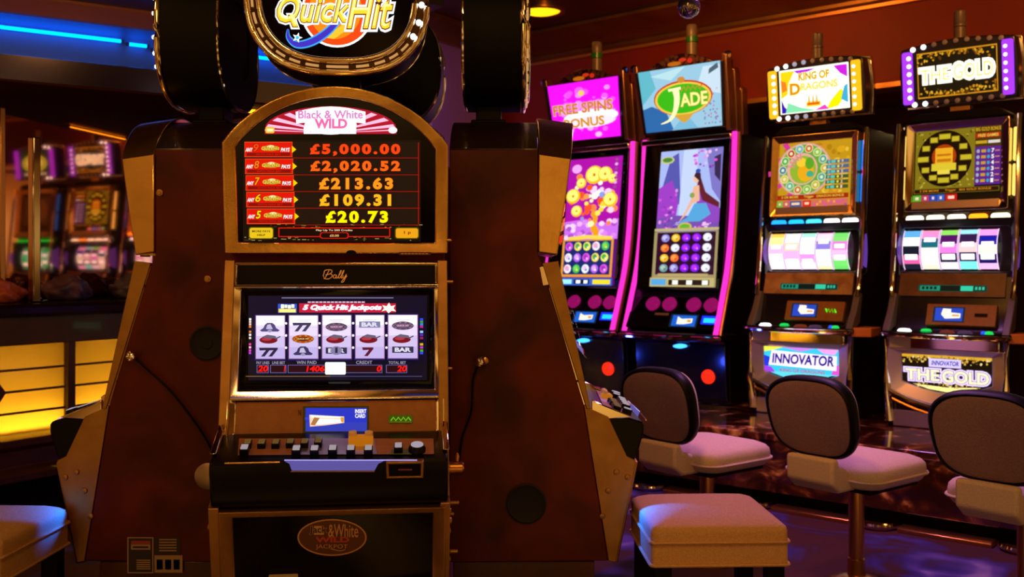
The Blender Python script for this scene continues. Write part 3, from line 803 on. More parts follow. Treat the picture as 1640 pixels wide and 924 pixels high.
    tk = MB().ring(FF, rect(*s0, *s1), rect(s0[0] + .007, s0[1] + .005, s1[0] - .007, s1[1] - .006), -.01, .014, DGOLD); tk.build('ticket_slot', dk, .002)
    A = Art(FF, ff, .006); A.rect(622, 760, 675, 739, SATIN); A.rect(638, 751.5, 660, 749, E('702010', .5)); A.build('ticket_label', dk)
    # side cheeks beside the deck, corner chrome
    for s in (-1, 1):
        MB().prism(SIDE, [(-.10, .812), (-.135, .796), (-.225, .760), (-.10, .75)], s * .285, s * .268, GCHROME).build('deck_cheek', m, .003)
        # bronze flank below the deck
        fl_ = [(-.078, .795), (-.15, .335), (-.172, .33), (-.232, .632), (-.205, .645), (-.150, .762)]
        MB().prism(SIDE, fl_, s * .286, s * .262, DGOLD).build('lower_flank', m, .002)
        MB().prism(SIDE, [(.046, 1.216), (-.002, 1.222), (-.098, .785), (-.085, .785)], s * .288, s * .262, DGOLD).build('door_flank', m, .002)
        for (yy, zz) in ((-.174, .598), (-.207, .583), (-.150, .543), (-.132, .468)):
            MB().lathe([(.0095, 0), (.008, .004), (0, .006)], DGOLD, (s * .286, yy, zz), (s, 0, 0), 12).build('bolt', m)
    # belly door
    pb = lambda x, y: pxl(M1, FB, x, y)
    (a0, b1), (a1, _) = pb(350, 806), pb(713, 806)
    MB().ring(FB, rect(a0, -.005, a1, .302), rect(a0 + .032, .085, a1 - .030, .285), -.02, .012, DGOLD, .004).build('belly_door_frame', m, .004)
    MB().prism(FB, rect(a0 + .01, .02, a1 - .01, .295), -.02, .002, GLOSS).build('belly_glass', m, smooth=0)
    A = Art(FB, pb, .0035)
    G1 = mat('badge_gilt', (.80, .45, .18), .35, .8); G2 = mat('badge_dark', (.10, .03, .015), .4)
    A.ell(532, 859.5, 55.5, 29.5, G1, 40); A.ell(532, 859.5, 53, 27.2, G2, 40)
    A.rect(503, 855, 519, 841, mat('badge_tan', (.55, .30, .12), .4))
    G3 = mat('badge_red', (.42, .05, .03), .4)
    A.text('Jack', 496, 855, 524, 841, mat('badge_black', (.02, .008, .005), .4), .02, 0, [(.05, G1)]); A.text('&White', 526, 859, 574, 838, G1, .01)
    A.text('WILD', 505, 867, 560, 858, G3, .05); A.text('JACKPOT', 506, 878.5, 557, 870, G1, .0)
    A.line(sp2([(530, 877), (545, 880), (553, 878)]), 1.2, G1)
    A.build('oval_badge', m)
    MB().prism(FB, rect(-.255, .005, .255, .078), .0, .010, mat('kick_bronze', (.42, .17, .05), .3, .9)).build('kick_panel', m, .003)
    k_ = MB(); u0, v0 = pb(432, 924); u1, v1 = pb(478, 915)
    k_.prism(FB, rect(u0, v0, u1, v1), .010, .022, L('c07828', .25)); k_.build('lower_lamp', m, .002)
    oval_topper(m)
    # hinge pins and lock on the right-hand side
    for z, y, l in ((1.165, -.01, .016), (1.275, .0, .012), (.94, -.05, .012), (.625, -.20, .022), (.595, -.19, .010), (.50, -.18, .020)):
        MB().lathe([(.005, 0), (.005, l), (0, l + .002)], DGOLD, (.286, y, z), (1, 0, 0), 10).build('hinge_pin', m)
    lk = MB(); lk.lathe([(.016, 0), (.016, .034), (.013, .038), (0, .038)], BRASS, (.285, -.15, .700), (1, 0, 0), 16); lk.lathe([(.004, 0), (.006, .012), (.003, .02), (0, .022)], BRASS, (.307, -.15, .717), (0, 0, 1), 10)
    lk.build('lock', m)
    return m

bank = bank_machine()
cL = copy_tree(bank); cL.matrix_world = place(-1.114, 3.24, -90)
cR = copy_tree(bank); cR.matrix_world = place(.135, 3.24, 90)
cB = copy_tree(bank); cB.matrix_world = place(-.50, 3.87, 180)
for ch in list(cL.children):
    if ch.name.split('.')[0] in ('hinge_pin', 'lock'):
        bpy.data.objects.remove(ch)
cL['label'] = 'side-on slot machine left of the large facing one, with gold front edge'
cR['label'] = 'side-on slot machine right of the large facing one, with gold front edge'
cB['label'] = 'slot machine mostly hidden behind the large facing one, only its dark oval topper showing'
for par_, dy in ((cL, .03), (cR, .085)):
    for ch in par_.children:
        if ch.name.split('.')[0] in ('topper_housing', 'topper_post'):
            ch.location.y += dy
# hardware on the visible side panels of the two side machines (x = +.283 faces the camera on the left one, -.283 on the right one)
def onside(par, x, y, z, prof, m, nm, seg=20):
    sgn = 1 if x > 0 else -1
    return MB().lathe(prof, m, (x, y, z), (sgn, 0, 0), seg).build(nm, par)
HOLE = mat('speaker_cloth', (.006, .004, .004), .8)
DISC = mat('dull_steel', (.42, .30, .22), .35, .9)
onside(cL, .284, .212, .979, [(.050, 0), (.052, .004), (.047, .006), (.040, .002), (.018, .002), (.016, .004), (0, .004)], HOLE, 'speaker', 28)
onside(cL, .284, .215, .585, [(.040, 0), (.040, .002), (.036, .004), (0, .004)], DISC, 'cover_disc', 28)
for y, z in ((.072, 1.424), (.214, 1.169)):
    onside(cL, .284, y, z, [(.010, 0), (.010, .004), (.006, .005), (.006, .009), (0, .009)], DGOLD, 'lock')
onside(cL, .284, -.004, .942, [(.006, 0), (.006, .012), (.013, .016), (.016, .024), (.012, .032), (0, .036)], CHROME, 'cable_knob')
cab = MB().tube(smooth_path([(.296, .0, .94), (.30, .045, .90), (.30, .105, .845), (.30, .165, .77), (.298, .212, .70), (.29, .236, .64)]), .0035, SATIN, 6); cab.build('cable', cL)
onside(cR, -.284, .093, .505, [(.058, 0), (.060, .004), (.055, .006), (.048, .002), (0, .002)], HOLE, 'speaker', 28)
onside(cR, -.284, .231, .925, [(.006, 0), (.006, .012), (.013, .016), (.016, .024), (.012, .032), (0, .036)], CHROME, 'cable_knob')
onside(cR, -.284, .214, .928, [(.006, 0), (.010, .010), (.010, .016), (0, .020)], BRASS, 'lock')
cab = MB().tube(smooth_path([(-.296, .233, .92), (-.302, .25, .87), (-.302, .255, .78), (-.298, .282, .70), (-.29, .292, .62)]), .0035, SATIN, 6); cab.build('cable', cR)
# stickers on the left machine's side panel
FS = Fr((.2845, 0, 0), (0, 1, 0), (0, 0, 1))
PAPER = mat('sticker_paper', (.36, .22, .11), .6); DARKP = mat('sticker_black', (.020, .010, .008), .5); REDP = mat('sticker_red', (.35, .03, .015), .5)
ML = place(-1.114, 3.24, -90)
sx = lambda x, y: pxl(ML, FS, x, y)
A = Art(FS, sx, .0004)
A.rect(204, 918, 246, 860, PAPER); A.rect(206, 916, 244, 862, DARKP); A.rect(210, 871, 241, 866, REDP); A.rect(210, 880, 241, 871.5, PAPER); A.rect(213, 877.5, 238, 874.5, DARKP)
for i in range(5):
    A.rect(219, 898 + i * 3.4, 241, 896 + i * 3.4, PAPER, False)
A.build('sticker', cL)
A = Art(FS, sx, .0004)
A.rect(247.5, 888, 289, 860, DARKP); A.rect(247.5, 917, 292.5, 889, PAPER)
for i in range(5):
    A.rect(255, 865 + i * 4.4, 283, 863 + i * 4.4, PAPER, False)
for i in range(3):
    A.rect(251 + i * 13.5, 912, 261 + i * 13.5, 896, mat('sticker_brown', (.16, .09, .04), .6), False)
A.build('sticker', cL)
# ------------------------------------------------------------------ reel slot machines of the right-hand row
def rail_machine(s, label, topcol, sidecol, lamps, topper_art, screen_art, belly_art, reel_cols, led, wood, ledge=True, bulbs=True):
    Mw = row_M(s)
    m = thing('slot_machine', label, 'slot machine', Mw, 'slot machines along the right wall')
    BODY = mat('plum_black_body', (.009, .005, .009), .25, coat=.1)
    prof = [(.50, .375), (.50, 1.99), (.12, 1.99), (.085, 1.50), (.07, 1.47), (.09, 1.42), (.09, 1.18), (.0, 1.16), (-.03, 1.03), (-.07, .90), (-.11, .86), (-.13, .375)]
    MB().prism(SIDE, prof, -.295, .295, BODY).build('cabinet_body', m, .006)
    # chrome rails down both front edges
    for q in (-1, 1):
        path = [(q * .302, .06, 1.985), (q * .302, .03, 1.75), (q * .304, .0, 1.48), (q * .304, -.02, 1.30), (q * .302, -.05, 1.12), (q * .297, -.07, 1.05)]
        MB().tube(smooth_path(path, 4), .013, GCHROME, 10).build('chrome_rail', m)
        F = Fr((q * .272, .075, 1.55), (1, 0, 0), (0, .04, .40))
        for a, b_ in ((.02, .185), (.20, .375)):
            MB().prism(F, rrect(-.010, a, .010, b_, .009, 4), .0, .016, L(sidecol, 1.5)).build('side_light', m, .004)
        MB().prism(SIDE, [(-.055, 1.07), (-.02, 1.06), (-.06, .90), (-.18, .86), (-.16, .90), (-.10, .98)], q * .310, q * .275, GREY).build('side_cheek', m, .004)
        # lens-shaped reel window end
        MB().lathe([(.0, .004), (.06, .003), (.095, 0), (.095, -.004)], L('a060ff', .32), (q * .290, .085, 1.30), (q, 0, 0), 24).build('reel_end_glass', m)
    # upper box: tilted frame with pay screen
    F = Fr((0, .034, 1.50), (1, 0, 0), (0, .04, .45))
    MB().ring(F, rrect(-.258, .0, .258, .475, .012, 3), rrect(-.222, .058, .214, .435, .006, 3), -.06, .03, GOLD if sidecol != 'ffd060' else GCHROME, .004).build('upper_frame', m, .004)
    A = Art(F, None, -.006).view(-.226, .05, .218, .44)
    screen_art(A); A.build('pay_screen', m)
    MB().prism(F, rect(-.222, .012, .214, .055), -.02, .026, mat('ledge_metal', (.55, .40, .34), .35, .7)).build('screen_ledge', m, .003)
    # five feature lamps
    for i, c in enumerate(lamps):
        x = -.215 + i * .107
        MB().prism(Fr((x, .055, 1.464)), rrect(-.046, -.020, .046, .020, .016, 4), 0, .014, L(c, 2.2)).build('feature_lamp', m, .004)
    # reels behind glass
    for i in range(5):
        x = -.236 + i * .0965
        rb = MB(); r0, cz, cy = .155, 1.30, .205
        rnd = random.Random(len(label) + i * 3)
        cs = reel_cols[i]; k = 12; off = rnd.uniform(-9, 9)
        for j in range(k):
            a0, a1 = R(-58 + 110 * j / k + off), R(-58 + 110 * (j + 1) / k + off)
            P_ = lambda a, xx, rr: (xx, cy - rr * math.cos(a), cz + rr * math.sin(a))
            c, kk = cs[(j * len(cs)) // k]
            rb.add([P_(a0, x - .043, r0), P_(a0, x + .043, r0), P_(a1, x + .043, r0), P_(a1, x - .043, r0)], [[0, 1, 2, 3]], L(c, kk))
            for e0, e1 in ((x - .047, x - .043), (x + .043, x + .047)):
                rb.add([P_(a0, e0, r0 + .002), P_(a0, e1, r0 + .002), P_(a1, e1, r0 + .002), P_(a1, e0, r0 + .002)], [[0, 1, 2, 3]], L('ffd8ff', 1.3))
        # printed symbols: bright blocks with studs
        for a_, w_, h_, c_ in ((rnd.choice((-22, -14)), .033, 11, 'ffffff'), (rnd.choice((10, 20)), .030, 9, 'fff0ff')):
            aa, ab = R(a_ - h_ / 2), R(a_ + h_ / 2)
            P_ = lambda a, xx: (xx, cy - (r0 + .003) * math.cos(a), cz + (r0 + .003) * math.sin(a))
            rb.add([P_(aa, x - w_), P_(aa, x + w_), P_(ab, x + w_), P_(ab, x - w_)], [[0, 1, 2, 3]], E(c_, 1.8))
        rb.build('reel', m, solid=False, smooth=0)
    MB().ring(Fr((0, .03, 1.30)), rrect(-.290, -.145, .290, .16, .003, 3), rrect(-.284, -.115, .262, .118, .02, 3), -.05, .012, BODY, -.02).build('reel_surround', m, .003)
    # belly of the upper door: printed panel with green meters
    F = Fr((0, -.034, 1.055), (1, 0, 0), (0, .036, .12))
    pp = MB().prism(F, rect(-.272, .0, .255, .125), -.02, .004, wood).build('meter_panel', m, smooth=0)
    A = Art(F, None, .0045).view(-.17, .025, .17, .060)
    A.rect(0, 0, 1, 1, E('0c5040', .9)); A.rect(.01, .08, .99, .92, E('061814', 1)); A.rect(.02, .12, .32, .88, E('18a080', .8)); A.rect(.62, .12, .80, .88, E('30d0a8', 1)); A.rect(.81, .15, .98, .85, E('0c4034', 1))
    [A.rect(.05 + i * .06, .3, .09 + i * .06, .75, E('042018', 1), i == 0) for i in range(4)]; [A.rect(.83 + i * .05, .3, .86 + i * .05, .75, E('30c8a0', 1), i == 0) for i in range(3)]
    A.build('meter_display', pp)
    # card reader plate
    F = Fr((0, -.085, .905), (1, 0, 0), (0, .05, .13))
    cp = MB().prism(F, rect(-.115, .0, .225, .115), -.03, .012, BROWN).build('card_plate', m, .003)
    A = Art(F, None, .0128).view(-.115, 0, .225, .115)
    A.rect(.10, .14, .56, .86, E('182838', 1)); A.rect(.13, .2, .53, .8, E('2848c0', 1.1)); A.P([(.22, .5), (.24, .78), (.36, .76), (.36, .6), (.5, .56), (.5, .34), (.28, .3)], E('fff0e0', 1.2)); A.rect(.38, .42, .48, .5, E('e8a060', 1))
    if led:
        A.line([(.70 + i * .025, .42 if i % 2 else .62) for i in range(8)], .035, E('50ff20', 1.2))
    else:
        A.rect(.70, .42, .88, .58, SATIN)
    A.build('card_display', cp)
    MB().prism(Fr((0, -.04, .905), (1, 0, 0), (0, .05, .13)), rect(-.272, -.02, .262, .13), -.03, .0, GLOSS).build('note_panel', m, smooth=0)
    # player deck
    n_ = 14; outl = [(-.315, -.02), (-.315, -.17)] + [(-.29 + .58 * i / n_, -.20 - .075 * math.sin(math.pi * i / n_)) for i in range(n_ + 1)] + [(.315, -.17), (.315, -.02)]
    MB().prism(Fr((0, 0, .845), (1, 0, 0), (0, 1, 0)), outl, -.0, .030, BLACK).build('player_deck', m, .008, 3)
    MB().tube([(u, v - .004, .858) for u, v in outl[1:-1]], .012, CHROME, 8).build('deck_chrome_edge', m)
    DKP = Fr((0, 0, .8755), (1, 0, 0), (0, 1, 0))
    A = Art(DKP, None, 0); A.rect(-.2, -.165, .22, -.135, mat('deck_label', (.10, .05, .02), .4)); A.rect(.12, -.10, .25, -.07, BROWN); A.build('deck_legend', m)
    for u, v, c, k, r in ((-.195, -.17, 'ffffff', 2.4, .030), (-.10, -.125, '10c850', 1.3, .024), (.02, -.175, '803018', .7, .032), (.105, -.175, '503858', .7, .032), (.215, -.165, '10d050', 1.3, .018), (.19, -.165, '2050ff', 1.4, .012)):
        MB().lathe([(r * 1.15, 0), (r * 1.15, .004), (r, .006), (r * .9, .012), (0, .015)], L(c, k), (u, v, .875), (0, 0, 1), 18).build('button', m)
    if ledge:
        MB().prism(Fr((0, 0, .83), (1, 0, 0), (0, 1, 0)), [(.300, -.16), (.395, -.12), (.395, .03), (.300, .03)], 0, .05, mat('ledge_reflection', (.75, .22, .03), .35)).build('side_ledge', m, .006)  # orange reflection on the bracket is put into its colour
    # belly: chrome columns, lit glass with bowed foot
    MB().prism(Fr((0, -.13, .80)), rect(-.292, -.02, .262, .045), -.04, .03, CHROME).build('chrome_apron', m, .006)
    MB().prism(Fr((-.222, -.13, .81)), rrect(-.055, -.035, .055, .033, .012, 3), .0, .036, CREAMP).build('coin_entry', m, .004)
    k = 12; b0 = [(-.218, .20), (.222, .20), (.222, .06)] + [(.222 - .44 * i / k, .06 - .05 * math.sin(math.pi * i / k)) for i in range(1, k)] + [(-.218, .06)]
    b1 = [(-.285, .235), (.285, .235), (.285, .02)] + [(.285 - .57 * i / k, .02 - .075 * math.sin(math.pi * i / k)) for i in range(1, k)] + [(-.285, .02)]
    F = Fr((0, -.125, .555), (1, 0, 0), (0, -.01, .2))
    MB().ring(F, b1, b0, -.03, .035, LILAC, .008).build('belly_frame', m, .004)
    A = Art(F, None, .003)
    A.mb.add([F(u, v, .003) for u, v in b0], [list(range(len(b0)))], L('100810', .3)); A.view(-.218, .0, .222, .20)
    belly_art(A); A.build('belly_glass', m)
    rim = [(-.285, .02)] + [(-.285 + .57 * i / k, .02 - .078 * math.sin(math.pi * i / k)) for i in range(1, k)] + [(.285, .02)]
    MB().tube([F(u, v - .012, .03) for u, v in rim], .016, CHROME, 8).build('belly_chrome_rim', m)
    MB().tube([F(u, v - .05, .02) for u, v in rim], .009, BRASS, 8).build('belly_brass_rim', m)
    for q in (-1, 1):
        MB().tube([(q * .288, -.15, .835), (q * .290, -.155, .60), (q * .282, -.145, .40)], [.016, .020, .024], CHROME, 10).build('chrome_column', m)
    MB().prism(Fr((0, -.135, .375)), rect(-.262, .0, .262, .085), -.02, .012, LILAC).build('base_plate', m, .004)
    # sign on a short neck, signal lamp above
    MB().prism(Fr((0, .12, 1.985)), [(-.26, 0), (.26, 0), (.20, .045), (-.20, .045)], -.2, .06, SATIN).build('top_cap', m, .006)
    MB().box((-.05, .10, 2.02), (.05, .16, 2.06), BRASS).build('sign_neck', m, .003)
    F = Fr((0, .05, 2.225), (1, 0, 0), (0, -.03, .3))
    oo = [(-.285, -.155), (.285, -.155)] + [(.285 + .012 * math.sin(math.pi * i / 6), -.155 + .31 * i / 6) for i in range(1, 6)] + [(.285, .155)] + [(.285 - .57 * i / 10, .155 + .028 * math.sin(math.pi * i / 10)) for i in range(1, 10)] + [(-.285, .155)] + [(-.285 - .012 * math.sin(math.pi * i / 6), .155 - .31 * i / 6) for i in range(1, 6)]
    tp = MB().prism(F, oo, -.13, .0, mat('sign_housing', (.05, .04, .06), .2, .6)).build('sign_housing', m, .01, 3)
    oo2 = [(u * 1.03, v * 1.05) for u, v in oo]
    MB().ring(F, oo2, [(u * .985, v * .97) for u, v in oo], -.14, -.10, GCHROME).build('sign_trim', tp, .003)
    A = Art(F, None, .004).view(-.20, -.115, .20, .125)
    topper_art(A); A.build('sign_face', tp)
    for q in (-1, 1):
        MB().prism(Fr(F(q * .250, 0, .002), F.U, F.V), rrect(-.028, -.14, .028, .14, .012, 4), .0, .012, L(topcol, 1.25)).build('edge_light', tp, .005)
    if bulbs:
        for i in range(6):
            MB().lathe([(.012, 0), (.010, .006), (0, .010)], L('fff0ff', 2.6), F(-.240, -.105 + i * .042, .014), F.N, 10).build('bulb', tp)
            MB().lathe([(.010, 0), (.008, .006), (0, .008)], L('fff0ff', 2.0), F(.240, -.105 + i * .042, .014), F.N, 10).build('bulb', tp)
    for i in range(9):
        for v in (.150, -.143):
            lit = i in (0, 1, 2, 3) and topcol == 'ffb818' or i in (0, 1)
            MB().lathe([(.014, 0), (.012, .006), (0, .010)], L('ffffff', 2.6) if lit and i < 2 else (L('c0b8c8', .8) if lit else mat('unlit_lens', (.30, .28, .32), .2)), F(-.22 + i * .055, v + (.018 * math.sin(math.pi * i / 8) if v > 0 else 0), .003), F.N, 12).build('bulb', tp)
    sl = MB(); sl.lathe([(.030, 0), (.030, .065), (.026, .070), (.032, .072), (.032, .082), (.026, .084), (.030, .090), (.030, .150), (.020, .158), (0, .160)], mat('frosted_lamp', (.14, .10, .085), .35), (0, .10, 2.405), (0, 0, 1), 18)
    sl.build('signal_lamp', m)
    return m

def swirl_bg(A, cols, seed, n=26, rx=.16, ry=.16):
    rnd = random.Random(seed)
    for i in range(n):
        x, y = rnd.uniform(0, 1), rnd.uniform(0, 1); a, b = rnd.uniform(.4, 1) * rx, rnd.uniform(.4, 1) * ry
        pts = [(min(1, max(0, px)), min(1, max(0, py))) for px, py in ell(x, y, a, b, 12)]
        A.P(pts, E(rnd.choice(cols), 1.1))

def gold_sign(A):
    A.rect(-.02, -.02, 1.02, 1.04, E('1a1408', 1)); A.border(0, 0, 1, 1.0, .012, E('d89018', 1), .03)
    rnd = random.Random(5)
    for i in range(150):
        x = rnd.uniform(.01, .99); top = rnd.random() < .5
        hgt = .10 + .16 * abs(x - .5) * 2
        y = 1 - rnd.uniform(.03, hgt) if top else rnd.uniform(.03, hgt)
        A.ell(x, y, rnd.uniform(.008, .02), rnd.uniform(.015, .035), E(rnd.choice(['d89818', 'a86810', 'f0b828', '583808']), 1), 8, i % 10 == 0)
    GS = [(.13, E('fff8e0', 1.5)), (.06, E('fff0a0', 1.5))]
    A.text('THE', .03, .32, .43, .66, E('ffffd8', 1.7), .05, 0, GS); A.text('GOLD', .45, .32, .97, .70, E('ffffd8', 1.7), .05, 0, GS)
    A.text('THE', .05, .36, .41, .62, E('e8d060', 1.2), -.01); A.text('GOLD', .47, .36, .95, .66, E('e8d060', 1.2), -.01)
def king_sign(A):
    A.rect(-.02, -.02, 1.02, 1.04, E('ffffe8', 1.5))
    for pts, c in (([(0, .35), (0, 1), (.22, 1), (.12, .7), (.1, .45)], 'ffd810'), ([(.2, 1), (.55, 1), (.3, .88)], 'b818e8'), ([(.8, 1), (1, 1), (1, .7), (.9, .8)], 'd020e0'), ([(0, 0), (.14, 0), (.05, .15), (0, .35)], '3010b8'), ([(.06, 0), (.55, 0), (.3, .1), (.1, .25)], '88e8b0'), ([(.68, .0), (.85, .05), (.98, .30), (.90, .45), (.75, .2)], 'f8f000'), ([(.9, .2), (1, .1), (1, .55), (.95, .5)], '40b0d8'), ([(.5, 0), (.72, .0), (.66, .12)], 'f040c0'), ([(.02, .5), (.1, .55), (.08, .75), (0, .8)], 'ff8020')):
        A.P(pts, E(c, 1.1))
    A.text('KING OF', .28, .74, .74, .93, E('d89018', 1.1), .03, 0, [(.07, E('fff890', 1.4))]); A.text('D', .14, .42, .30, .70, E('e89010', 1.1), .04, 0, [(.08, E('fff890', 1.4))]); A.text('RAGONS', .31, .5, .86, .68, E('f0d050', 1.2), .03, 0, [(.07, E('fffcc0', 1.5))])
    A.rect(.385, .10, .60, .22, E('ffd018', 1.2)); A.rect(.40, .14, .585, .19, E('e85010', 1.1))
    for x in (.43, .49, .545):
        A.P([(x - .016, .19), (x + .016, .19), (x + .006, .38), (x - .006, .38)], E('f0a020', 1.2))
def plain_sign(A):
    A.rect(-.02, -.02, 1.02, 1.04, E('203010', 1)); A.ell(.5, .5, .45, .36, E('b8c030', 1.2)); A.ell(.5, .52, .3, .2, E('e8e870', 1.2)); A.rect(.1, .02, .9, .12, E('d0c8a0', 1.1))

def gold_screen(A):
    A.rect(0, 0, 1, 1, E('140c04', 1)); A.rect(.02, .18, .70, .99, E('8c7a18', .9))
    rnd = random.Random(9)
    for i in range(130):
        A.rect(*(lambda x, y: (x, y, x + .02, y + .02))(rnd.uniform(.03, .68), rnd.uniform(.2, .96)), E(rnd.choice(['b0a030', '5c5010', 'c8b840']), .9), i % 12 == 0)
    A.ell(.36, .60, .31, .385, E('120a04', 1), 36)
    for i in range(12):
        a = i * math.pi / 6; x, y = .36 + .245 * math.cos(a), .60 + .30 * math.sin(a)
        w = .07 if i % 3 == 0 else .048
        A.rect(x - w, y - .042, x + w, y + .042, E('7a5808', 1)); A.rect(x - w + .008, y - .032, x + w - .008, y + .032, E('c8b828', 1.0))
    A.ell(.36, .62, .14, .17, E('b03808', 1)); A.rect(.26, .52, .46, .74, E('e8a820', 1.1)); A.rect(.28, .55, .44, .59, E('c87810', 1)); A.rect(.28, .63, .44, .66, E('c87810', 1), False); A.rect(.22, .43, .50, .53, E('d8c030', 1.1)); A.rect(.29, .38, .43, .44, E('e8d048', 1.1))
    A.rect(.71, .21, .99, .72, E('5c2088', 1)); A.rect(.71, .72, .99, .99, E('4a3408', 1)); A.text('BIG GOLD BONUS', .715, .93, .985, .98, E('d8a820', 1), .02); A.rect(.715, .84, .98, .90, E('c02010', 1)); A.text('FREE GAMES', .74, .85, .96, .89, E('e8d050', 1), .02); A.rect(.715, .76, .84, .80, E('c8a020', 1)); A.rect(.85, .76, .98, .80, E('e0d8d0', 1), False)
    for i in range(6):
        y = .66 - i * .08
        A.ell(.745, y, .018, .026, E('a0b0c0', 1), 10); A.rect(.78, y - .02, .83, y + .02, E('c89830', 1)); A.ell(.86, y, .016, .024, E('30a8c8', 1), 10); A.text(str((7, 5, 4, 3, 2, 1)[i]), .89, y - .028, .92, y + .028, E('ffffff', 1), .03); A.rect(.93, y - .012, .98, y + .004, E('c88068', 1))
    A.rect(.03, .115, .99, .185, E('6a5818', 1)); A.rect(.04, .125, .98, .175, E('281004', 1)); A.text('5 OR MORE      Trigger   BIG GOLD BONUS', .10, .132, .90, .168, E('d88818', 1), .02)
    for i, (a, b, c) in enumerate(((.02, .12, '58b028'), (.125, .21, 'c03868'), (.215, .30, '2848b8'), (.305, .39, '3060c0'), (.40, .53, 'd01810'))):
        A.rect(a, .01, b, .10, E(c, 1)); A.rect(a + .03, .035, b - .03, .075, E('ffd8c0', 1))
def king_screen(A):
    A.rect(0, 0, 1, 1, E('c89818', 1)); rnd = random.Random(3)
    cols = ['e0a818', 'd89020', 'f0c040', 'b88010']
    for i in range(60):
        A.ell(rnd.uniform(.05, .95), rnd.uniform(.2, .95), rnd.uniform(.02, .06), rnd.uniform(.02, .05), E(rnd.choice(cols), 1), 10, i % 6 == 0)
    for i in range(24):
        a = i * math.pi / 12
        if i % 2 == 0 and .3 < i / 24 < .72:
            A.P([(.36, .58), (.36 + .5 * math.cos(a), .58 + .5 * math.sin(a)), (.36 + .5 * math.cos(a + .16), .58 + .5 * math.sin(a + .16))], E('d83898', 1))
    A.ell(.36, .58, .37, .40, E('e8a8a0', 1), 30); A.ell(.36, .58, .34, .375, E('68a838', 1), 30)
    pal = ['d8b830', '48a8a0', '90c848', 'd86028', '60b0c8', 'c83830', '38b048', '3878b0', 'e0c848', '50b8a0', 'd87038', '88c040']
    for i in range(14):
        a = i * 2 * math.pi / 14; x, y = .36 + .285 * math.cos(a), .58 + .315 * math.sin(a)
        A.ell(x, y, .058, .066, E('f0e8b0', 1), 14); A.ell(x, y, .048, .055, E(pal[i % 12], 1), 14); A.ell(x, y, .022, .026, E('e8f0c0', 1), 10)
    A.ell(.35, .58, .21, .24, E('f0b0a0', 1), 24); A.ell(.36, .57, .18, .21, E('98b830', 1), 24); A.ell(.40, .53, .11, .14, E('e8a818', 1.1), 20); A.ell(.34, .68, .07, .07, E('f0c830', 1.1), 14); A.ell(.45, .66, .06, .09, E('60a828', 1), 14); A.ell(.46, .50, .05, .05, E('40b088', 1), 12)
    for i in range(5):
        a = R(100 + i * 18); A.line([(.35 + .10 * math.cos(a), .60 + .12 * math.sin(a)), (.35 + .2 * math.cos(a), .60 + .23 * math.sin(a))], .02, E('f080a0', 1))
    for i in range(6):
        y = .66 - i * .075; A.rect(.68, y - .026, .98, y + .026, E('405828' if i > 2 else '506888', 1)); A.rect(.70, y - .018, .73, y + .018, E('60c8b8', 1)); A.rect(.745, y - .02, .80, y + .02, E('60c8b8', 1), False); A.ell(.84, y, .015, .02, E('e8e048', 1), 8); A.text(str((9, 7, 5, 3, 2, 1)[i]), .88, y - .022, .905, y + .022, E('f8c8b8', 1), .03)
    A.rect(.03, .12, .99, .19, E('a82810', 1)); A.text('5 OR MORE      Trigger   DRAGON BONUS', .09, .132, .93, .178, E('e8c040', 1), .02)
    A.rect(.03, .0, .99, .11, E('d87058', 1))
    for i, (a, b, c) in enumerate(((.03, .11, '70b830'), (.12, .2, 'd06058'), (.21, .37, '485890'), (.39, .50, 'e02010'))):
        A.rect(a, .01, b, .1, E(c, 1)); A.rect(a + .025, .04, b - .025, .075, E('ffd8b0', 1))
    swp = random.Random(1)
    for i in range(12):
        A.ell(.55 + i * .037, swp.uniform(.02, .09), .018, .022, E(swp.choice(['e058a0', 'f0a040', 'c04888']), 1), 8, False)
def plain_screen(A):
    A.rect(0, 0, 1, 1, E('301808', 1)); A.rect(.1, .2, .9, .9, E('4a2c10', 1)); A.ell(.45, .55, .3, .3, E('6a3c14', 1))

def gold_belly(A):
    A.rect(0, .26, 1, .995, E('181004', 1)); rnd = random.Random(6)
    A.rect(0, .93, 1, 1, E('e0a828', 1.1)); A.P([(.12, .24), (.3, .12), (.5, .07), (.7, .12), (.88, .24), (.5, .19)], E('f8e890', 1.3))
    for i in range(170):
        x, y = rnd.uniform(.01, .99), rnd.choice([rnd.uniform(.80, .97), rnd.uniform(.18, .34)])
        if y < .3 and abs(x - .5) > .36:
            continue
        A.ell(x, y, rnd.uniform(.006, .016), rnd.uniform(.015, .035), E(rnd.choice(['b88830', 'e8b850', '684818', 'f0d890']), 1), 7, i % 12 == 0)
    A.rect(.31, .70, .67, .92, E('d8c8ff', 1.2)); A.text('INNOVATOR', .34, .75, .645, .87, E('2018a0', 1), .03, .2)
    GS = [(.15, E('e0c8ff', 1.4)), (.06, E('302058', 1))]
    A.text('THE', .04, .34, .43, .63, E('fff0c0', 1.3), .03, 0, GS); A.text('GOLD', .46, .32, .97, .63, E('fff0c0', 1.3), .03, 0, GS)
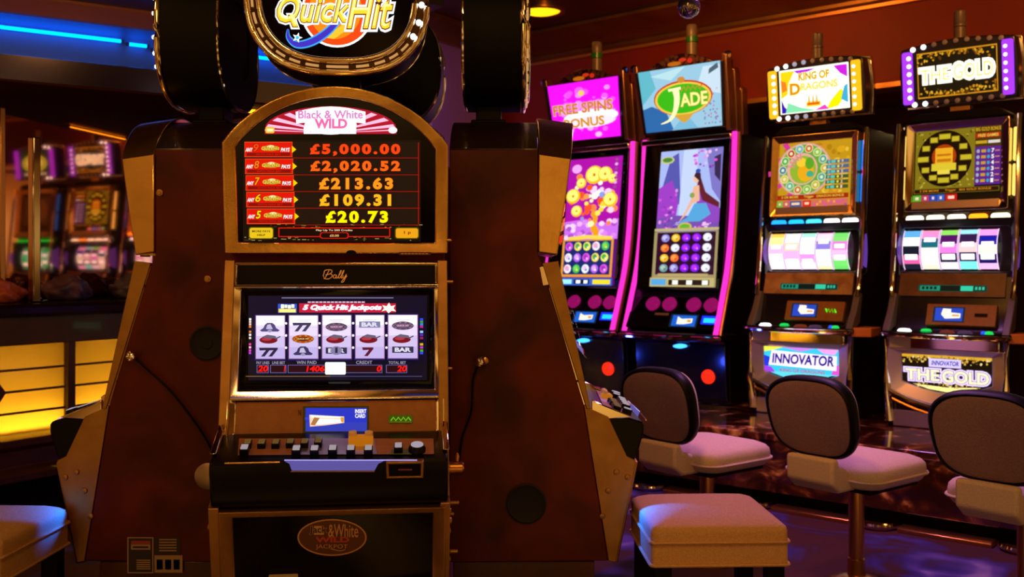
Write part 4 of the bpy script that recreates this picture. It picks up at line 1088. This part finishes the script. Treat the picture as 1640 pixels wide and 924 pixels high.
def king_belly(A):
    A.rect(0, .27, 1, 1, E('38c8f0', 1.2)); A.P([(.03, .3), (.3, .12), (.5, .07), (.7, .12), (.95, .3)], E('60d8e8', 1.2))
    for pts, c in (([(0, .85), (0, 1), (.28, 1), (.12, .9)], 'e8f048'), ([(.25, 1), (.7, 1), (.5, .9)], 'd080f0'), ([(.72, 1), (1, 1), (.95, .85), (.8, .88)], 'f0a0e8'), ([(0, .4), (.06, .45), (.08, .7), (0, .75)], '2038d8'), ([(0, .27), (.15, .27), (.1, .42), (0, .45)], 'a040e0'), ([(.9, .3), (1, .3), (1, .6), (.94, .5)], 'e050d0'), ([(.3, .14), (.55, .08), (.6, .2)], 'c0ffff')):
        A.P(pts, E(c, 1.2))
    A.P([(.06, .48), (.11, .90), (.98, .82), (.97, .42)], E('f0d8ff', 1.5))
    A.text('INNOVATOR', .11, .53, .94, .82, E('181888', 1), .035, .15)
    A.text('KING OF DRAGONS', .22, .30, .82, .40, E('c05078', 1.1), .02)
def plain_belly(A):
    A.rect(0, .27, 1, 1, E('206838', 1)); A.rect(.1, .5, .9, .8, E('a0e0a0', 1.1))

c_ = lambda s_, k=1.2: [(x, k) for x in s_.split()]
gold_reels = [c_('1848c8 182030 f060a8 101828 f8ffff 60b0e8'), c_('f8f0d0 fff8e8 fff8e8 106878 ff90d0 f09848'), c_('fff8d0 fff0ff 181838 f080e0 501060 90e060'), c_('58c8d8 80f0e8 281050 f8d0d0 301848 a0e8f8'), c_('f070c8 ffc0f0 201060 f0ffe0 1818a0 f8a0e8')]
king_reels = [c_('fff8ff ffe8ff ffd8ff f8a8e8 ffe088 ffb848', 1.6), c_('fff0ff ffe8f8 f8a0d8 ffc0a0 ffffff fff8f0', 1.6), c_('fff8ff ffd8f8 d888e8 f8e8f8 ffffff a0f0c8', 1.6), c_('ffe8b0 fff8f0 ffffff 8878d0 ffd0f0 f890d8', 1.4), c_('70e068 78e870 f8c0e8 e880d8 78e070 70d868', 1.2)]
green_reels = [c_('08a850 10d070 40e0a0 08b048')] * 5
WOODP = mat('grained_panel', (.20, .075, .030), .4, noise=(12, (.10, .035, .015), 4, .35, .7))
TAN = mat('tan_printed_panel', (.55, .30, .13), .45, noise=(9, (.35, .15, .05), 3, .4, .6))
rail_machine(0, 'slot machine with black and gold sign flanked by violet edge lights', 'a838ff', 'ffd060', ['fff0e0', 'fff0d0', 'fff0d0', 'ff9818', 'fff0c8'], gold_sign, gold_screen, gold_belly, gold_reels, False, WOODP)
rail_machine(-.7825, 'slot machine with white rainbow sign flanked by amber edge lights', 'ffb818', '1878ff', ['1890ff', '18a0ff', '40b8ff', 'fff8ff', 'fff8ff'], king_sign, king_screen, king_belly, king_reels, True, TAN)
rail_machine(.78, 'slot machine with green lit reels, seen only in the bar mirror', 'b030ff', '2050a0', ['10c030'] * 5, plain_sign, plain_screen, plain_belly, green_reels, False, WOODP, bulbs=False)

# ------------------------------------------------------------------ tall curved machines with pink light edges
def curve_machine(s, label, sign_art, screen_art):
    m = thing('slot_machine', label, 'slot machine', row_M(s), 'slot machines along the right wall')
    BODY = mat('plum_black_body', (.009, .005, .009), .25, coat=.1); FIN = mat('bronze_fin', (.34, .17, .09), .3, .9)
    front = [(.035, 2.03), (.02, 1.80), (-.005, 1.50), (-.055, 1.22), (-.13, 1.0), (-.205, .80)]
    fs = sp2(front, 5)
    MB().prism(SIDE, [(.50, .375), (.50, 2.03)] + [(y + .04, z) for y, z in fs] + [(-.10, .76), (-.04, .70), (-.02, .375)], -.325, .325, BODY).build('cabinet_body', m, .006)
    for q in (-1, 1):
        MB().tube([(q * .322, y, z) for y, z in fs], .016, L('ff30c8', 1.25), 10).build('neon_edge', m)
        MB().tube([(q * .343, y + .02, z) for y, z in fs], .012, FIN, 8).build('edge_fin', m)
    # display: one tall tilted panel
    F = Fr((0, -.075, 1.085), (1, 0, 0), (0, .105, .86))
    MB().ring(F, rect(-.303, -.02, .303, .915), rect(-.20, .005, .245, .868), -.05, .02, GLOSS, -.004).build('display_surround', m, .004)
    MB().prism(Fr(F(0, .915, 0), F.U, F.V), rect(-.320, -.012, .320, .022), -.05, .05, GCHROME).build('display_top_bar', m, .006)
    A = Art(F, None, -.01).view(-.205, .0, .250, .87); screen_art(A); A.build('game_screen', m)
    # four backlit push knobs on the slope
    F = Fr((0, -.150, .945), (1, 0, 0), (0, .07, .10))
    for u in (-.16, -.04, .13, .25):
        MB().lathe([(.046, 0), (.046, .020), (.040, .024), (.038, .018), (.014, .018), (.012, .022), (0, .022)], L('c81480', .5), F(u, .045, -.012), F.N, 22).build('push_knob', m)
    MB().prism(F, rect(-.31, -.02, .31, .12), -.04, -.012, GLOSS).build('knob_panel', m, smooth=0)
    # card reader row
    F = Fr((0, -.20, .845), (1, 0, 0), (0, .045, .09))
    cr_ = MB().prism(F, rect(-.31, -.01, .31, .095), -.04, .0, SATIN).build('reader_panel', m, smooth=0)
    A = Art(F, None, .001)
    A.rect(-.12, .075, -.02, .09, mat('slot_lip', (.30, .20, .18), .4)); A.rect(-.14, .03, -.03, .06, BLACK)
    A.rect(.0, .0, .19, .085, E('102040', 1)); A.rect(.015, .008, .178, .078, E('1860d0', 1.1)); A.P([(.05, .02), (.05, .07), (.08, .055), (.155, .06), (.155, .03), (.1, .02)], E('f8f0d8', 1.2)); A.rect(.12, .035, .145, .05, E('e8a040', 1))
    A.rect(.215, .025, .31, .08, L('1828ff', 1.6)); A.rect(.23, .035, .305, .065, E('20c8ff', 1.4))
    A.build('reader_display', cr_)
    n_ = 12; outl = [(-.35, .0), (-.35, -.20)] + [(-.33 + .66 * i / n_, -.235 - .05 * math.sin(math.pi * i / n_)) for i in range(n_ + 1)] + [(.35, -.20), (.35, .0)]
    MB().prism(Fr((0, 0, .765), (1, 0, 0), (0, 1, 0)), outl, 0, .045, BODY).build('player_deck', m, .01, 3)
    MB().tube([(u, v - .004, .785) for u, v in outl[1:-1]], .014, GCHROME, 8).build('deck_chrome_edge', m)
    A = Art(Fr((0, 0, .8115), (1, 0, 0), (0, 1, 0)), None, 0); A.rect(-.22, -.245, .20, -.215, mat('deck_strip', (.35, .36, .30), .3, .5)); A.build('deck_strip', m)
    # belly: dark with blue lamp and red badge
    F = Fr((0, -.055, .40), (1, 0, 0), (0, -.03, .35))
    MB().prism(F, rect(-.32, .0, .32, .34), -.06, .0, mat('blue_black_panel', (.004, .004, .010), .2, coat=.3)).build('belly_panel', m, .006)
    MB().prism(F, ell(.02, .325, .042, .012, 20), 0, .03, L('3088ff', 4)).build('blue_lamp', m)
    MB().lathe([(.044, 0), (.042, .014), (.028, .018), (.026, .010), (0, .012)], L('ff2808', 1.3), F(.20, .145, .0), F.N, 22).build('red_lamp', m)
    MB().prism(Fr((-.14, -.062, .385)), [(-.10, 0), (.10, 0), (.07, .075), (-.06, .055)], 0, .02, mat('orange_badge', (.8, .26, .04), .4)).build('foot_badge', m, .004)
    # crown sign between bronze fins
    F = Fr((0, -.02, 2.055), (1, 0, 0), (0, -.07, .40))
    tp = MB().prism(F, [(-.30, 0), (.30, 0), (.325, .40), (-.325, .40)], -.10, .0, BODY).build('sign_housing', m, .006)
    A = Art(F, lambda x, y: ((-.27 + .54 * x) * (1 + .08 * y), .012 + .385 * y), .004); sign_art(A); A.build('sign_face', tp)
    for q in (-1, 1):
        for k_, (du, h0, h1, dn) in enumerate(((.306, -.02, .43, -.02), (.318, -.04, .34, -.09), (.330, -.06, .22, -.14))):
            MB().prism(F, [(q * (du - .016), h0), (q * (du + .012), h0), (q * (du + .026), h1), (q * (du - .006), h1 + .012)], dn - .05, dn + .02, FIN).build('side_fin', tp, .005)
        MB().lathe([(.026, 0), (.024, .010), (.0, .012)], CHROME, F(q * .335, .425, -.02), F.N, 14).build('fin_cap', tp)
    k = 12; ar = [(-.24, .40), (.24, .40)] + [(.24 - .48 * i / k, .40 + .075 * math.sin(math.pi * i / k)) for i in range(1, k)]
    MB().prism(F, ar, -.05, -.01, mat('filigree_bronze', (.30, .13, .06), .35, .8, noise=(40, (.04, .015, .01), 2, .42, .55))).build('crown_arch', tp, .004)
    A = Art(F, None, -.008); A.ell(.03, .435, .028, .012, E('d03010', 1), 10); A.ell(-.03, .418, .05, .014, E('d87010', .8), 12); A.ell(.08, .425, .02, .016, E('c82810', 1), 10); A.build('crown_jewels', tp)
    b = MB(); b.lathe([(.036, 0), (.036, .10), (.030, .105)], mat('frosted_lamp', (.14, .10, .085), .35), (0, .08, 2.52), (0, 0, 1), 18); sl = b.build('signal_lamp', m)
    MB().lathe([(.038, .105), (.038, .140)], mat('green_lens', (.01, .16, .03), .3), (0, .08, 2.52), (0, 0, 1), 18).build('green_ring', sl)
    MB().lathe([(.034, .14), (.036, .15), (.036, .205), (.030, .215), (0, .218)], mat('frosted_lamp', (.14, .10, .085), .35), (0, .08, 2.52), (0, 0, 1), 18).build('lamp_top', sl)
    MB().box((-.06, .04, 2.47), (.06, .12, 2.525), SATIN).build('lamp_mount', m, .004)
    return m

def jade_sign(A):
    A.rect(0, 0, 1, 1, E('98c8e0', 1.1))
    for pts, c in (([(0, .45), (0, 1), (.15, 1), (.2, .7)], '60b8c8'), ([(.0, .0), (.38, 0), (.3, .3), (.12, .42), (0, .38)], '2868a8'), ([(.35, 0), (.7, 0), (.55, .25)], '78b8d8'), ([(.7, .6), (1, .5), (1, .95), (.8, .95)], 'c8e0f0'), ([(.15, .9), (.6, 1), (.4, .8)], 'b8e0e8'), ([(.87, .9), (.97, .98), (.98, .9), (.86, .82)], '486070')):
        A.P(pts, E(c, 1.1))
    rnd = random.Random(11)
    for i in range(40):
        A.ell(rnd.uniform(.78, .98), rnd.uniform(.05, .6), .012, .016, E(rnd.choice(['c880a8', '9878b0', 'e0b8d0', '7890b8']), 1), 7, i % 8 == 0)
    A.ell(.53, .50, .37, .28, E('c83018', 1.1), 30); A.ell(.53, .49, .355, .262, E('f0c848', 1.1), 30); A.ell(.53, .49, .325, .232, E('38b818', 1.1), 30)
    A.ell(.53, .79, .05, .05, E('d89038', 1), 12); A.P([(.40, .24), (.66, .24), (.58, .14), (.53, .10), (.47, .15)], E('e0a838', 1))
    A.line([(.50 + i * .028, .61 if i % 2 else .68) for i in range(11)], .018, E('e06030', 1.1))
    A.line(sp2([(.45, .66), (.46, .5), (.42, .3), (.34, .17), (.22, .12)]), [.07, .075, .08, .08, .075, .07, .07, .07, .07, .065, .06, .06, .055, .05, .05, .045, .04, .04, .035, .03, .03, .025, .02, .015, .01], E('fff8b0', 1.3))
    A.line([(.36, .645), (.52, .66)], .04, E('fff8b0', 1.3))
    A.text('ADE', .50, .36, .84, .57, E('f8f090', 1.2), .03, 0, [(.06, E('a87818', 1))])
def spins_sign(A):
    A.rect(0, 0, 1, 1, E('f010f0', 1.15)); rnd = random.Random(21)
    for i in range(60):
        x, y = rnd.uniform(.1, .98), rnd.uniform(.15, .85); r = rnd.uniform(.015, .07)
        if x + r > 1 or y + r > 1:
            continue
        A.ell(x, y, r, r, E(rnd.choice(['ff60ff', 'ff90ff', 'ffb0ff', 'f850f8']), 1.15), 12)
    A.ell(.6, .38, .40, .13, E('ffe8ff', 1.4)); A.ell(.6, .30, .36, .10, E('ffd8ff', 1.3))
    A.ell(.5, .80, .045, .05, E('ffc860', 1.2), 14); A.ell(.7, .07, .05, .045, E('ffb8ff', 1.2), 12)
    ol = [(.05, E('f8e0a0', 1.2))]
    A.text('FREE SPINS', .06, .46, .93, .64, E('d07838', 1.1), .03, 0, ol); A.text('BONUS', .20, .22, .80, .38, E('d09020', 1.1), .03, 0, ol)

def reel_grid(A, x0, y0, x1, y1, rows, cols, bg, pal, cell, seed):
    rnd = random.Random(seed); A.rect(x0, y0, x1, y1, E(bg, 1))
    w, h = (x1 - x0) / cols, (y1 - y0) / rows
    for i in range(cols):
        for j in range(rows):
            cx, cy = x0 + (i + .5) * w, y1 - (j + .5) * h
            k = pal[(j * cols + i) % len(pal)]
            A.ell(cx, cy, w * .40, h * .40, E(k[0], 1.1), 14); A.ell(cx - w * .06, cy + h * .05, w * .24, h * .24, E(k[1], 1.1), 10); A.ell(cx + w * .1, cy - h * .1, w * .1, h * .1, E(k[2], 1.1), 8)
def money_screen(A):
    A.rect(0, 0, 1, 1, E('5c0878', 1)); A.rect(0, .36, 1, 1, E('b010a8', 1.1))
    A.P([(0, .36), (1, .36), (1, .52), (.7, .48), (.4, .52), (0, .50)], E('d070f0', 1.1)); rnd = random.Random(31)
    for i in range(30):
        x, y = rnd.uniform(.05, .95), rnd.uniform(.36, .5); A.ell(x, y, .05, .02, E(rnd.choice(['f0b8f8', 'e088f0', 'b050d0', 'ffd8ff']), 1.1), 10, i % 5 == 0)
    A.ell(.17, .92, .09, .035, E('e8a0f0', 1.2), 18)
    tk = sp2([(.55, .36), (.62, .41), (.52, .46), (.58, .52), (.5, .58)])
    A.line(tk, .07, E('e89820', 1.2)); A.line([(.1, .365), (.45, .38), (.9, .365)], .03, E('f8d050', 1.2))
    for i in range(46):
        x, y = rnd.gauss(.52, .22), rnd.gauss(.68, .09); x = min(.9, max(.12, x)); y = min(.9, max(.48, y)); r = rnd.uniform(.03, .07)
        A.ell(x, y, r, r * .42, E(rnd.choice(['ffe058', 'ffd030', 'fff0b0', 'ff9848', 'ff8040', 'ffc8e8', '8098d8', 'fff8e0', 'f05028']), 1.25), 12)
    for x, y, r in ((.52, .86, .16), (.16, .70, .13), (.84, .66, .13), (.72, .86, .13), (.30, .80, .09), (.25, .58, .10), (.86, .82, .08)):
        A.ell(x, y, r, r * .45, E('ffb818', 1.2), 20); A.ell(x - .01, y + .005, r * .8, r * .36, E('ffe870', 1.35), 18); A.ell(x, y, r * .16, r * .09, E('d08018', 1), 8)
    A.rect(.04, .065, .96, .355, E('e89838', 1.1))
    pal = [('e058e8', 'b030c0', 'f0e0ff'), ('f8e060', '50a850', 'ffffff'), ('f0f060', '48b048', 'ffe0e0'), ('fff0f0', 'f8a0d0', '70c0e0'), ('40c050', '80d860', 'ffe860'), ('f0f8ff', 'e8c8f0', '3060e0'), ('b060f0', 'e8a8ff', 'ffffff')]
    reel_grid(A, .08, .085, .92, .345, 3, 5, '1c2870', pal, 0, 5)
    A.rect(0, 0, 1, .055, E('3868d8', 1)); A.rect(.03, .01, .28, .045, E('a0e8ff', 1.2)); A.rect(.32, .01, .6, .045, E('141428', 1)); A.rect(.36, .015, .44, .04, E('ffffff', 1.2)); A.rect(.5, .015, .57, .04, E('ffffff', 1.2)); A.rect(.66, .01, .97, .045, E('f8e030', 1.1))
    for i in range(7):
        A.ell(.94, .96 - i * .035, .03, .012, E('e8b8f0' if i % 2 else 'a04898', 1), 8)
def jade_screen(A):
    A.rect(0, 0, 1, 1, E('7888d8', 1)); A.rect(0, .44, 1, 1, E('a8b8f0', 1.1))
    for pts, c in (([(0, .6), (.18, .95), (.3, .98), (.38, .6)], '5858b0'), ([(.0, .5), (0, .72), (.22, .78), (.34, .62), (.3, .45)], 'a040c8'), ([(.35, .5), (.38, 1), (.6, 1), (.62, .5)], 'c8d8ff'), ([(.72, 1), (1, 1), (1, .6), (.85, .7)], '8078c8'), ([(0, .40), (.5, .42), (1, .40), (1, .5), (.3, .52), (0, .5)], '7850b0'), ([(.86, .93), (.96, .95), (.97, .75), (.88, .80)], '382850')):
        A.P(pts, E(c, 1.05))
    rnd = random.Random(41)
    for i in range(60):
        x, y = rnd.choice([(rnd.uniform(.02, .32), rnd.uniform(.46, .72)), (rnd.uniform(.1, .9), rnd.uniform(.415, .47)), (rnd.uniform(.55, .9), rnd.uniform(.86, .98))])
        A.ell(x, y, rnd.uniform(.012, .035), rnd.uniform(.006, .015), E(rnd.choice(['d858d8', 'b840d0', 'e890e8', '7038a8', 'f0c0f0']), 1.05), 9, i % 8 == 0)
    A.ell(.13, .93, .11, .028, E('c8d088', 1), 16); A.ell(.13, .932, .08, .018, E('508838', 1), 14)
    A.ell(.47, .435, .11, .03, E('d0b850', 1.1), 16); A.ell(.47, .435, .08, .02, E('68b030', 1.1), 14)
    # seated figure in a flowing dress
    A.P([(.64, .80), (.68, .78), (.76, .68), (.98, .60), (.98, .47), (.72, .56), (.62, .66)], E('6a2030', 1)); A.P([(.66, .70), (.72, .62), (1, .56), (1, .46), (.8, .46), (.62, .55)], E('9048c0', 1.05)); A.P([(.60, .60), (.78, .60), (.86, .52), (.7, .47), (.5, .47), (.28, .445), (.5, .5)], E('58a8e0', 1.05))
    A.P([(.58, .73), (.66, .73), (.68, .62), (.58, .60), (.54, .66)], E('f0b898', 1.05)); A.P([(.57, .66), (.6, .62), (.46, .51), (.36, .46), (.44, .52)], E('f0b898', 1.05)); A.ell(.61, .78, .05, .03, E('f4c0a0', 1.05), 14); A.P([(.57, .80), (.6, .83), (.67, .82), (.70, .70), (.66, .76)], E('40202c', 1)); A.ell(.63, .835, .04, .016, E('3050b8', 1), 10); A.ell(.56, .66, .04, .02, E('90a858', 1), 10)
    A.rect(0, .405, 1, .425, E('c8b878', 1)); A.rect(.0, .0, 1, .40, E('a89868', 1)); A.rect(.05, .09, .96, .395, E('300c28', 1))
    P = ('8020f0', 'c030ff', 'f080ff'); W_ = ('e8e8f8', 'f8f8ff', 'a8a8c8'); O = ('f07030', 'f8a048', 'e03818'); Y = ('f0b828', 'f8e070', 'd89018'); G = ('7098a0', 'a8c8b8', '508050'); Lc = ('9088d8', 'c8c0f8', '7050c0')
    reel_grid(A, .10, .10, .94, .39, 4, 5, '300c28', [Lc, Y, P, P, W_, O, W_, P, P, W_, Y, O, P, P, W_, G, Lc, P, P, W_], 0, 8)
    A.rect(.12, .075, .9, .095, E('c0a870', 1)); A.rect(0, 0, 1, .065, E('c8b878', 1)); A.rect(.02, .01, .26, .055, E('58a8e0', 1.1)); A.rect(.3, .012, .93, .05, E('281c18', 1))
    for x in (.36, .58, .82):
        A.rect(x, .015, x + .09, .047, E('f8f8f0', 1.1))
curve_machine(-1.60, 'tall pink edged slot machine with pale blue sign and green oval emblem', jade_sign, jade_screen)
curve_machine(-2.337, 'tall pink edged slot machine with magenta sign, partly behind a gold edged cabinet', spins_sign, money_screen)

# ------------------------------------------------------------------ marble pedestal under the row, brass foot trim
marble = mat('brown_marble', (.030, .010, .006), .10, coat=.3)
t = marble.node_tree; b = t.nodes['Principled BSDF']
tcn = nd(t, 'ShaderNodeTexCoord')
n1 = nd(t, 'ShaderNodeTexNoise'); n1.inputs['Scale'].default_value = 5.5; n1.inputs['Detail'].default_value = 7; n1.inputs['Distortion'].default_value = 1.4
r1 = nd(t, 'ShaderNodeValToRGB'); el = r1.color_ramp.elements
el[0].position = .40; el[0].color = (.030, .007, .003, 1); el[1].position = .69; el[1].color = (.95, .50, .18, 1)
for p, c in ((.50, (.055, .014, .005, 1)), (.575, (.14, .038, .012, 1)), (.615, (.34, .12, .035, 1))):
    q = el.new(p); q.color = c
t.links.new(tcn.outputs['Object'], n1.inputs['Vector']); t.links.new(n1.outputs['Fac'], r1.inputs['Fac']); t.links.new(r1.outputs['Color'], b.inputs['Base Color'])
pd = thing('marble_pedestal', 'long brown veined marble pedestal carrying the slot machines along the right wall', 'pedestal', row_M(0))
MB().box((-3.3, -.80, .335), (2.2, 1.39, .372), marble).build('pedestal_top', pd, .006)
MB().box((-3.3, -.78, .075), (2.2, 1.39, .335), marble).build('pedestal_face', pd, .003)
MB().box((-3.3, -.73, .0), (2.2, 1.39, .075), SATIN).build('toe_recess', pd, smooth=0)
for i in range(6):
    x = -1.85 + i * .62
    MB().prism(SIDE, [(-.86, .0), (-.86, .018), (-.845, .024), (-.78, .024), (-.78, .0)], x, x + .40, BRASS).build('foot_strip', pd, .002)
    MB().tube(smooth_path([(x + .42, -.80, .02), (x + .45, -.87, .02), (x + .51, -.895, .02), (x + .57, -.87, .02), (x + .60, -.80, .02)], 4), .013, CHROME, 8).build('foot_hoop', pd)

# ------------------------------------------------------------------ stools
def puffy(name, par, sx, sy, z0, z1, m, crown=.03, rad=.05, loc=(0, 0), under=.90):
    """upholstered block with soft corners and a crowned top"""
    out = rrect(-sx / 2, -sy / 2, sx / 2, sy / 2, rad, 6); k = len(out); vs = []; fs = []
    h = z1 - z0
    rings = [(under, z0), ((1 + 2 * under) / 3 + .01 if under < 1 else 1, z0 + .008), (1.0, z0 + .03 * min(1, h / .08)), (1.0, z0 + h * .55), (.985, z0 + h * .78), (.93, z0 + h * .93), (.80, z1 + crown * .25), (.55, z1 + crown * .7), (.25, z1 + crown * .95)]
    for sc, z in rings:
        vs += [(loc[0] + u * sc, loc[1] + v * sc, z) for u, v in out]
    for i in range(len(rings) - 1):
        fs += [[i * k + j, i * k + (j + 1) % k, (i + 1) * k + (j + 1) % k, (i + 1) * k + j] for j in range(k)]
    fs += [list(range(k))[::-1], [(len(rings) - 1) * k + j for j in range(k)]]
    b = MB(); b.add(vs, fs, m)
    return b.build(name, par, smooth=60)

def square_stool(label, x, y, deg):
    o = thing('square_stool', label, 'stool', place(x, y, deg), 'square stools at the middle machines')
    W_ = .375
    b = MB(); b.prism(TOPF, rrect(-W_ / 2, -W_ / 2, W_ / 2, W_ / 2, .012, 3), .392, .455, FABRIC2); b.build('seat_box', o, .005)
    puffy('seat_cushion', o, W_ + .002, W_ + .002, .455, .505, FABRIC2, .026, .022, under=1.0)
    for z in (.456, .394):
        MB().tube([(u, v, z) for u, v in rrect(-W_ / 2 - .003, -W_ / 2 - .003, W_ / 2 + .003, W_ / 2 + .003, .014, 3)], .0045, FABRIC2, 6, True).build('piping', o)
    for sx in (-1, 1):
        for sy in (-1, 1):
            MB().box((sx * .155 - .024, sy * .155 - .024, 0), (sx * .155 + .024, sy * .155 + .024, .392), SATIN).build('leg', o, .003)
    return o
square_stool('square cream stool with black legs in front of the right side machine', .560, 2.90, 2)
square_stool('square cream stool at the left side machine, cut off by the photo\'s left edge', -1.495, 2.755, -2)

def back_stool(label, x, y, deg):
    o = thing('casino_stool', label, 'stool', place(x, y, deg), 'backed stools along the marble pedestal')
    # faces local -y... seat centre on the post, back rest behind (+y)
    st = puffy('seat', o, .40, .40, .405, .49, FABRIC, .022, .07)
    MB().tube([(u, v, .435) for u, v in rrect(-.203, -.203, .203, .203, .07, 6)], .005, FABRIC, 6, True).build('piping', st)
    MB().box((-.16, -.16, .385), (.16, .16, .408), SATIN).build('seat_plate', o, .004)
    br = MB(); br.prism(SIDE, [(.08, .395), (.255, .395), (.300, .43), (.300, .52), (.262, .52), (.255, .49), (.08, .44)], -.10, .10, FABRIC); br.build('back_bracket', o, .012, 3)
    F = Fr((0, .288, .655), (-1, 0, 0), (0, .09, .4))       # N points to +y, away from the sitter
    pts = []
    for i in range(44):
        a = 2 * math.pi * i / 44; c, s_ = math.cos(a), math.sin(a); p_ = 3.0
        u, v = math.copysign(abs(c) ** (2 / p_), c), math.copysign(abs(s_) ** (2 / p_), s_)
        pts.append((u * .178 * (1 + .06 * v), v * .148))
    k = len(pts)
    def dome(sc, n):
        return [F(u * sc, v * sc, n - .028 * (1 - ((u * sc) / .19) ** 2)) for u, v in pts]
    b = MB(); rings = [dome(1.0, -.028), dome(1.03, -.012), dome(1.03, .012), dome(.985, .022), dome(.93, .016), dome(.85, .006), dome(.5, .004), dome(.1, .004)]
    vs = sum(rings, []); fs = []
    for i in range(len(rings) - 1):
        fs += [[i * k + j, i * k + (j + 1) % k, (i + 1) * k + (j + 1) % k, (i + 1) * k + j] for j in range(k)]
    fs.append(list(range(k))[::-1]); fs.append([(len(rings) - 1) * k + j for j in range(k)])
    b.add(vs, fs, SATIN); bk = b.build('back_shell', o, smooth=50)
    b = MB(); rings = [dome(.935, .012), dome(.93, .022), dome(.86, .026), dome(.45, .027), dome(.1, .027)]
    vs = sum(rings, []); fs = []
    for i in range(len(rings) - 1):
        fs += [[i * k + j, i * k + (j + 1) % k, (i + 1) * k + (j + 1) % k, (i + 1) * k + j] for j in range(k)]
    fs.append([(len(rings) - 1) * k + j for j in range(k)])
    b.add(vs, fs, GREYFAB); b.build('back_upholstery', o, smooth=60, solid=True)
    b = MB(); rings = [dome(.97, -.020), dome(.93, -.045), dome(.7, -.052), dome(.3, -.054), dome(.08, -.054)]
    vs = sum(rings, []); fs = []
    for i in range(len(rings) - 1):
        fs += [[i * k + j, i * k + (j + 1) % k, (i + 1) * k + (j + 1) % k, (i + 1) * k + j] for j in range(k)]
    fs.append([(len(rings) - 1) * k + j for j in range(k)]); b.add(vs, fs, FABRIC); b.build('back_pad', o, smooth=60)
    MB().lathe([(.029, .10), (.029, .386)], BRASS, seg=20).build('post', o)
    MB().lathe([(.034, .035), (.034, .098), (.031, .102), (.029, .103)], BRASS, seg=20).build('post_collar', o)
    MB().lathe([(.11, 0), (.11, .010), (.09, .022), (.05, .034), (.034, .038)], BRASS, seg=36).build('foot_plate', o)
    return o
# turned so that they face the machines
s1 = back_stool('backed stool nearest the pink edged machines, behind the square cream stool', .815, 4.08, 0)
s2 = copy_tree(s1); s3 = copy_tree(s1)
s2['label'] = 'backed stool on brass post in front of the machine with amber edge lights'
s3['label'] = 'backed stool in front of the violet-lit machine, cut off by the photo\'s right edge'
for o, x, y, d in ((s1, .80, 4.10, 128), (s2, 1.31, 3.80, 128), (s3, 1.73, 3.36, 130)):
    o.matrix_world = place(x, y, d)

# ------------------------------------------------------------------ ceiling fittings
o = thing('ceiling_downlight', 'round yellow downlight in the ceiling right of the black drum topper', 'light', Matrix.Translation((.20, 6.85, 2.968)))
MB().lathe([(.165, 0), (.165, -.012), (.14, -.016), (.13, -.006), (.13, 0)], BRASS, seg=28).build('trim_ring', o)
MB().lathe([(.13, -.004), (.10, -.016), (0, -.022)], L('ffb410', 2.2), seg=24).build('diffuser', o)
o = thing('dome_camera', 'smoked dome security camera on the ceiling above the pale blue sign', 'camera', Matrix.Translation((.80, 4.52, 2.969)))
MB().lathe([(.075, 0), (.075, -.16), (.065, -.17)], SATIN, seg=24).build('mount', o)
MB().lathe([(.052 * math.sin(a) + .0, -.585 + .0 - .052 * math.cos(a)) for a in [math.pi * i / 12 for i in range(13)]][::-1], mat('mirror_dome', (.35, .30, .38), .04, .9), O=(0, 0, .0), seg=24).build('dome', o)
MB().tube([(0, 0, -.16), (0, 0, -.54)], .018, SATIN, 10).build('drop_tube', o)
for i, s_ in enumerate((-.52, -.36, .15, .45)):
    o = thing('recessed_spotlight', ['small lit spotlight under the bulkhead just right of the amber-edged sign', 'small lit spotlight under the bulkhead just left of the violet-edged sign', 'small spotlight under the bulkhead behind the violet-edged sign', 'small spotlight under the bulkhead at the photo\'s right edge'][i], 'light', row_M(s_, .98, 2.298), 'spotlights under the right bulkhead')
    MB().lathe([(.06, 0), (.06, -.008), (.045, -.010), (.045, 0)], BRASS, seg=20).build('trim_ring', o)
    MB().lathe([(.045, -.003), (0, -.006)], L('ffd890', 6), seg=20).build('lens', o)
# blue glow lamps by the tall machines, fixtureless blue spots added to tint the stool corners
a, b_ = row_xy(-1.45, -.38); lamp('pedestal_blue_light', 'POINT', (a, b_, .56), 1.6, (.04, .08, 1.0), shadow_soft_size=.03)
a, b_ = row_xy(-2.15, -.38); lamp('pedestal_blue_light', 'POINT', (a, b_, .56), 1.4, (.04, .08, 1.0), shadow_soft_size=.03)
lamp('stool_blue_fill', 'SPOT', (.30, 2.92, .565), 6.5, (.0, .10, 1.0), (.40, 2.80, .47), spot_size=R(80), spot_blend=.3, shadow_soft_size=.01)
lamp('stool_blue_fill', 'SPOT', (-1.225, 2.93, .565), 6, (.0, .09, 1.0), (-1.335, 2.85, .50), spot_size=R(55), spot_blend=.3, shadow_soft_size=.01)
# lit cream panels of the wall shelf between the row machines
for i, (s_, w_) in enumerate(((-.42, .20), (-1.20, .14))):
    o = thing('shelf_light', ['cream lit panel behind the row between the amber-lit and violet-lit machines', 'cream lit panel behind the row between the pink-edged and amber-lit machines'][i], 'light', row_M(s_, 1.0, 2.06), 'lit shelf panels behind the row')
    MB().box((-w_ / 2 - .02, -.26, .0), (w_ / 2 + .02, .398, .03), DARKWOOD).build('shelf_board', o, .003)
    MB().box((-w_ / 2, -.24, -.008), (w_ / 2, .36, -.0005), L('ffd888', 1.3)).build('diffuser', o, smooth=0)
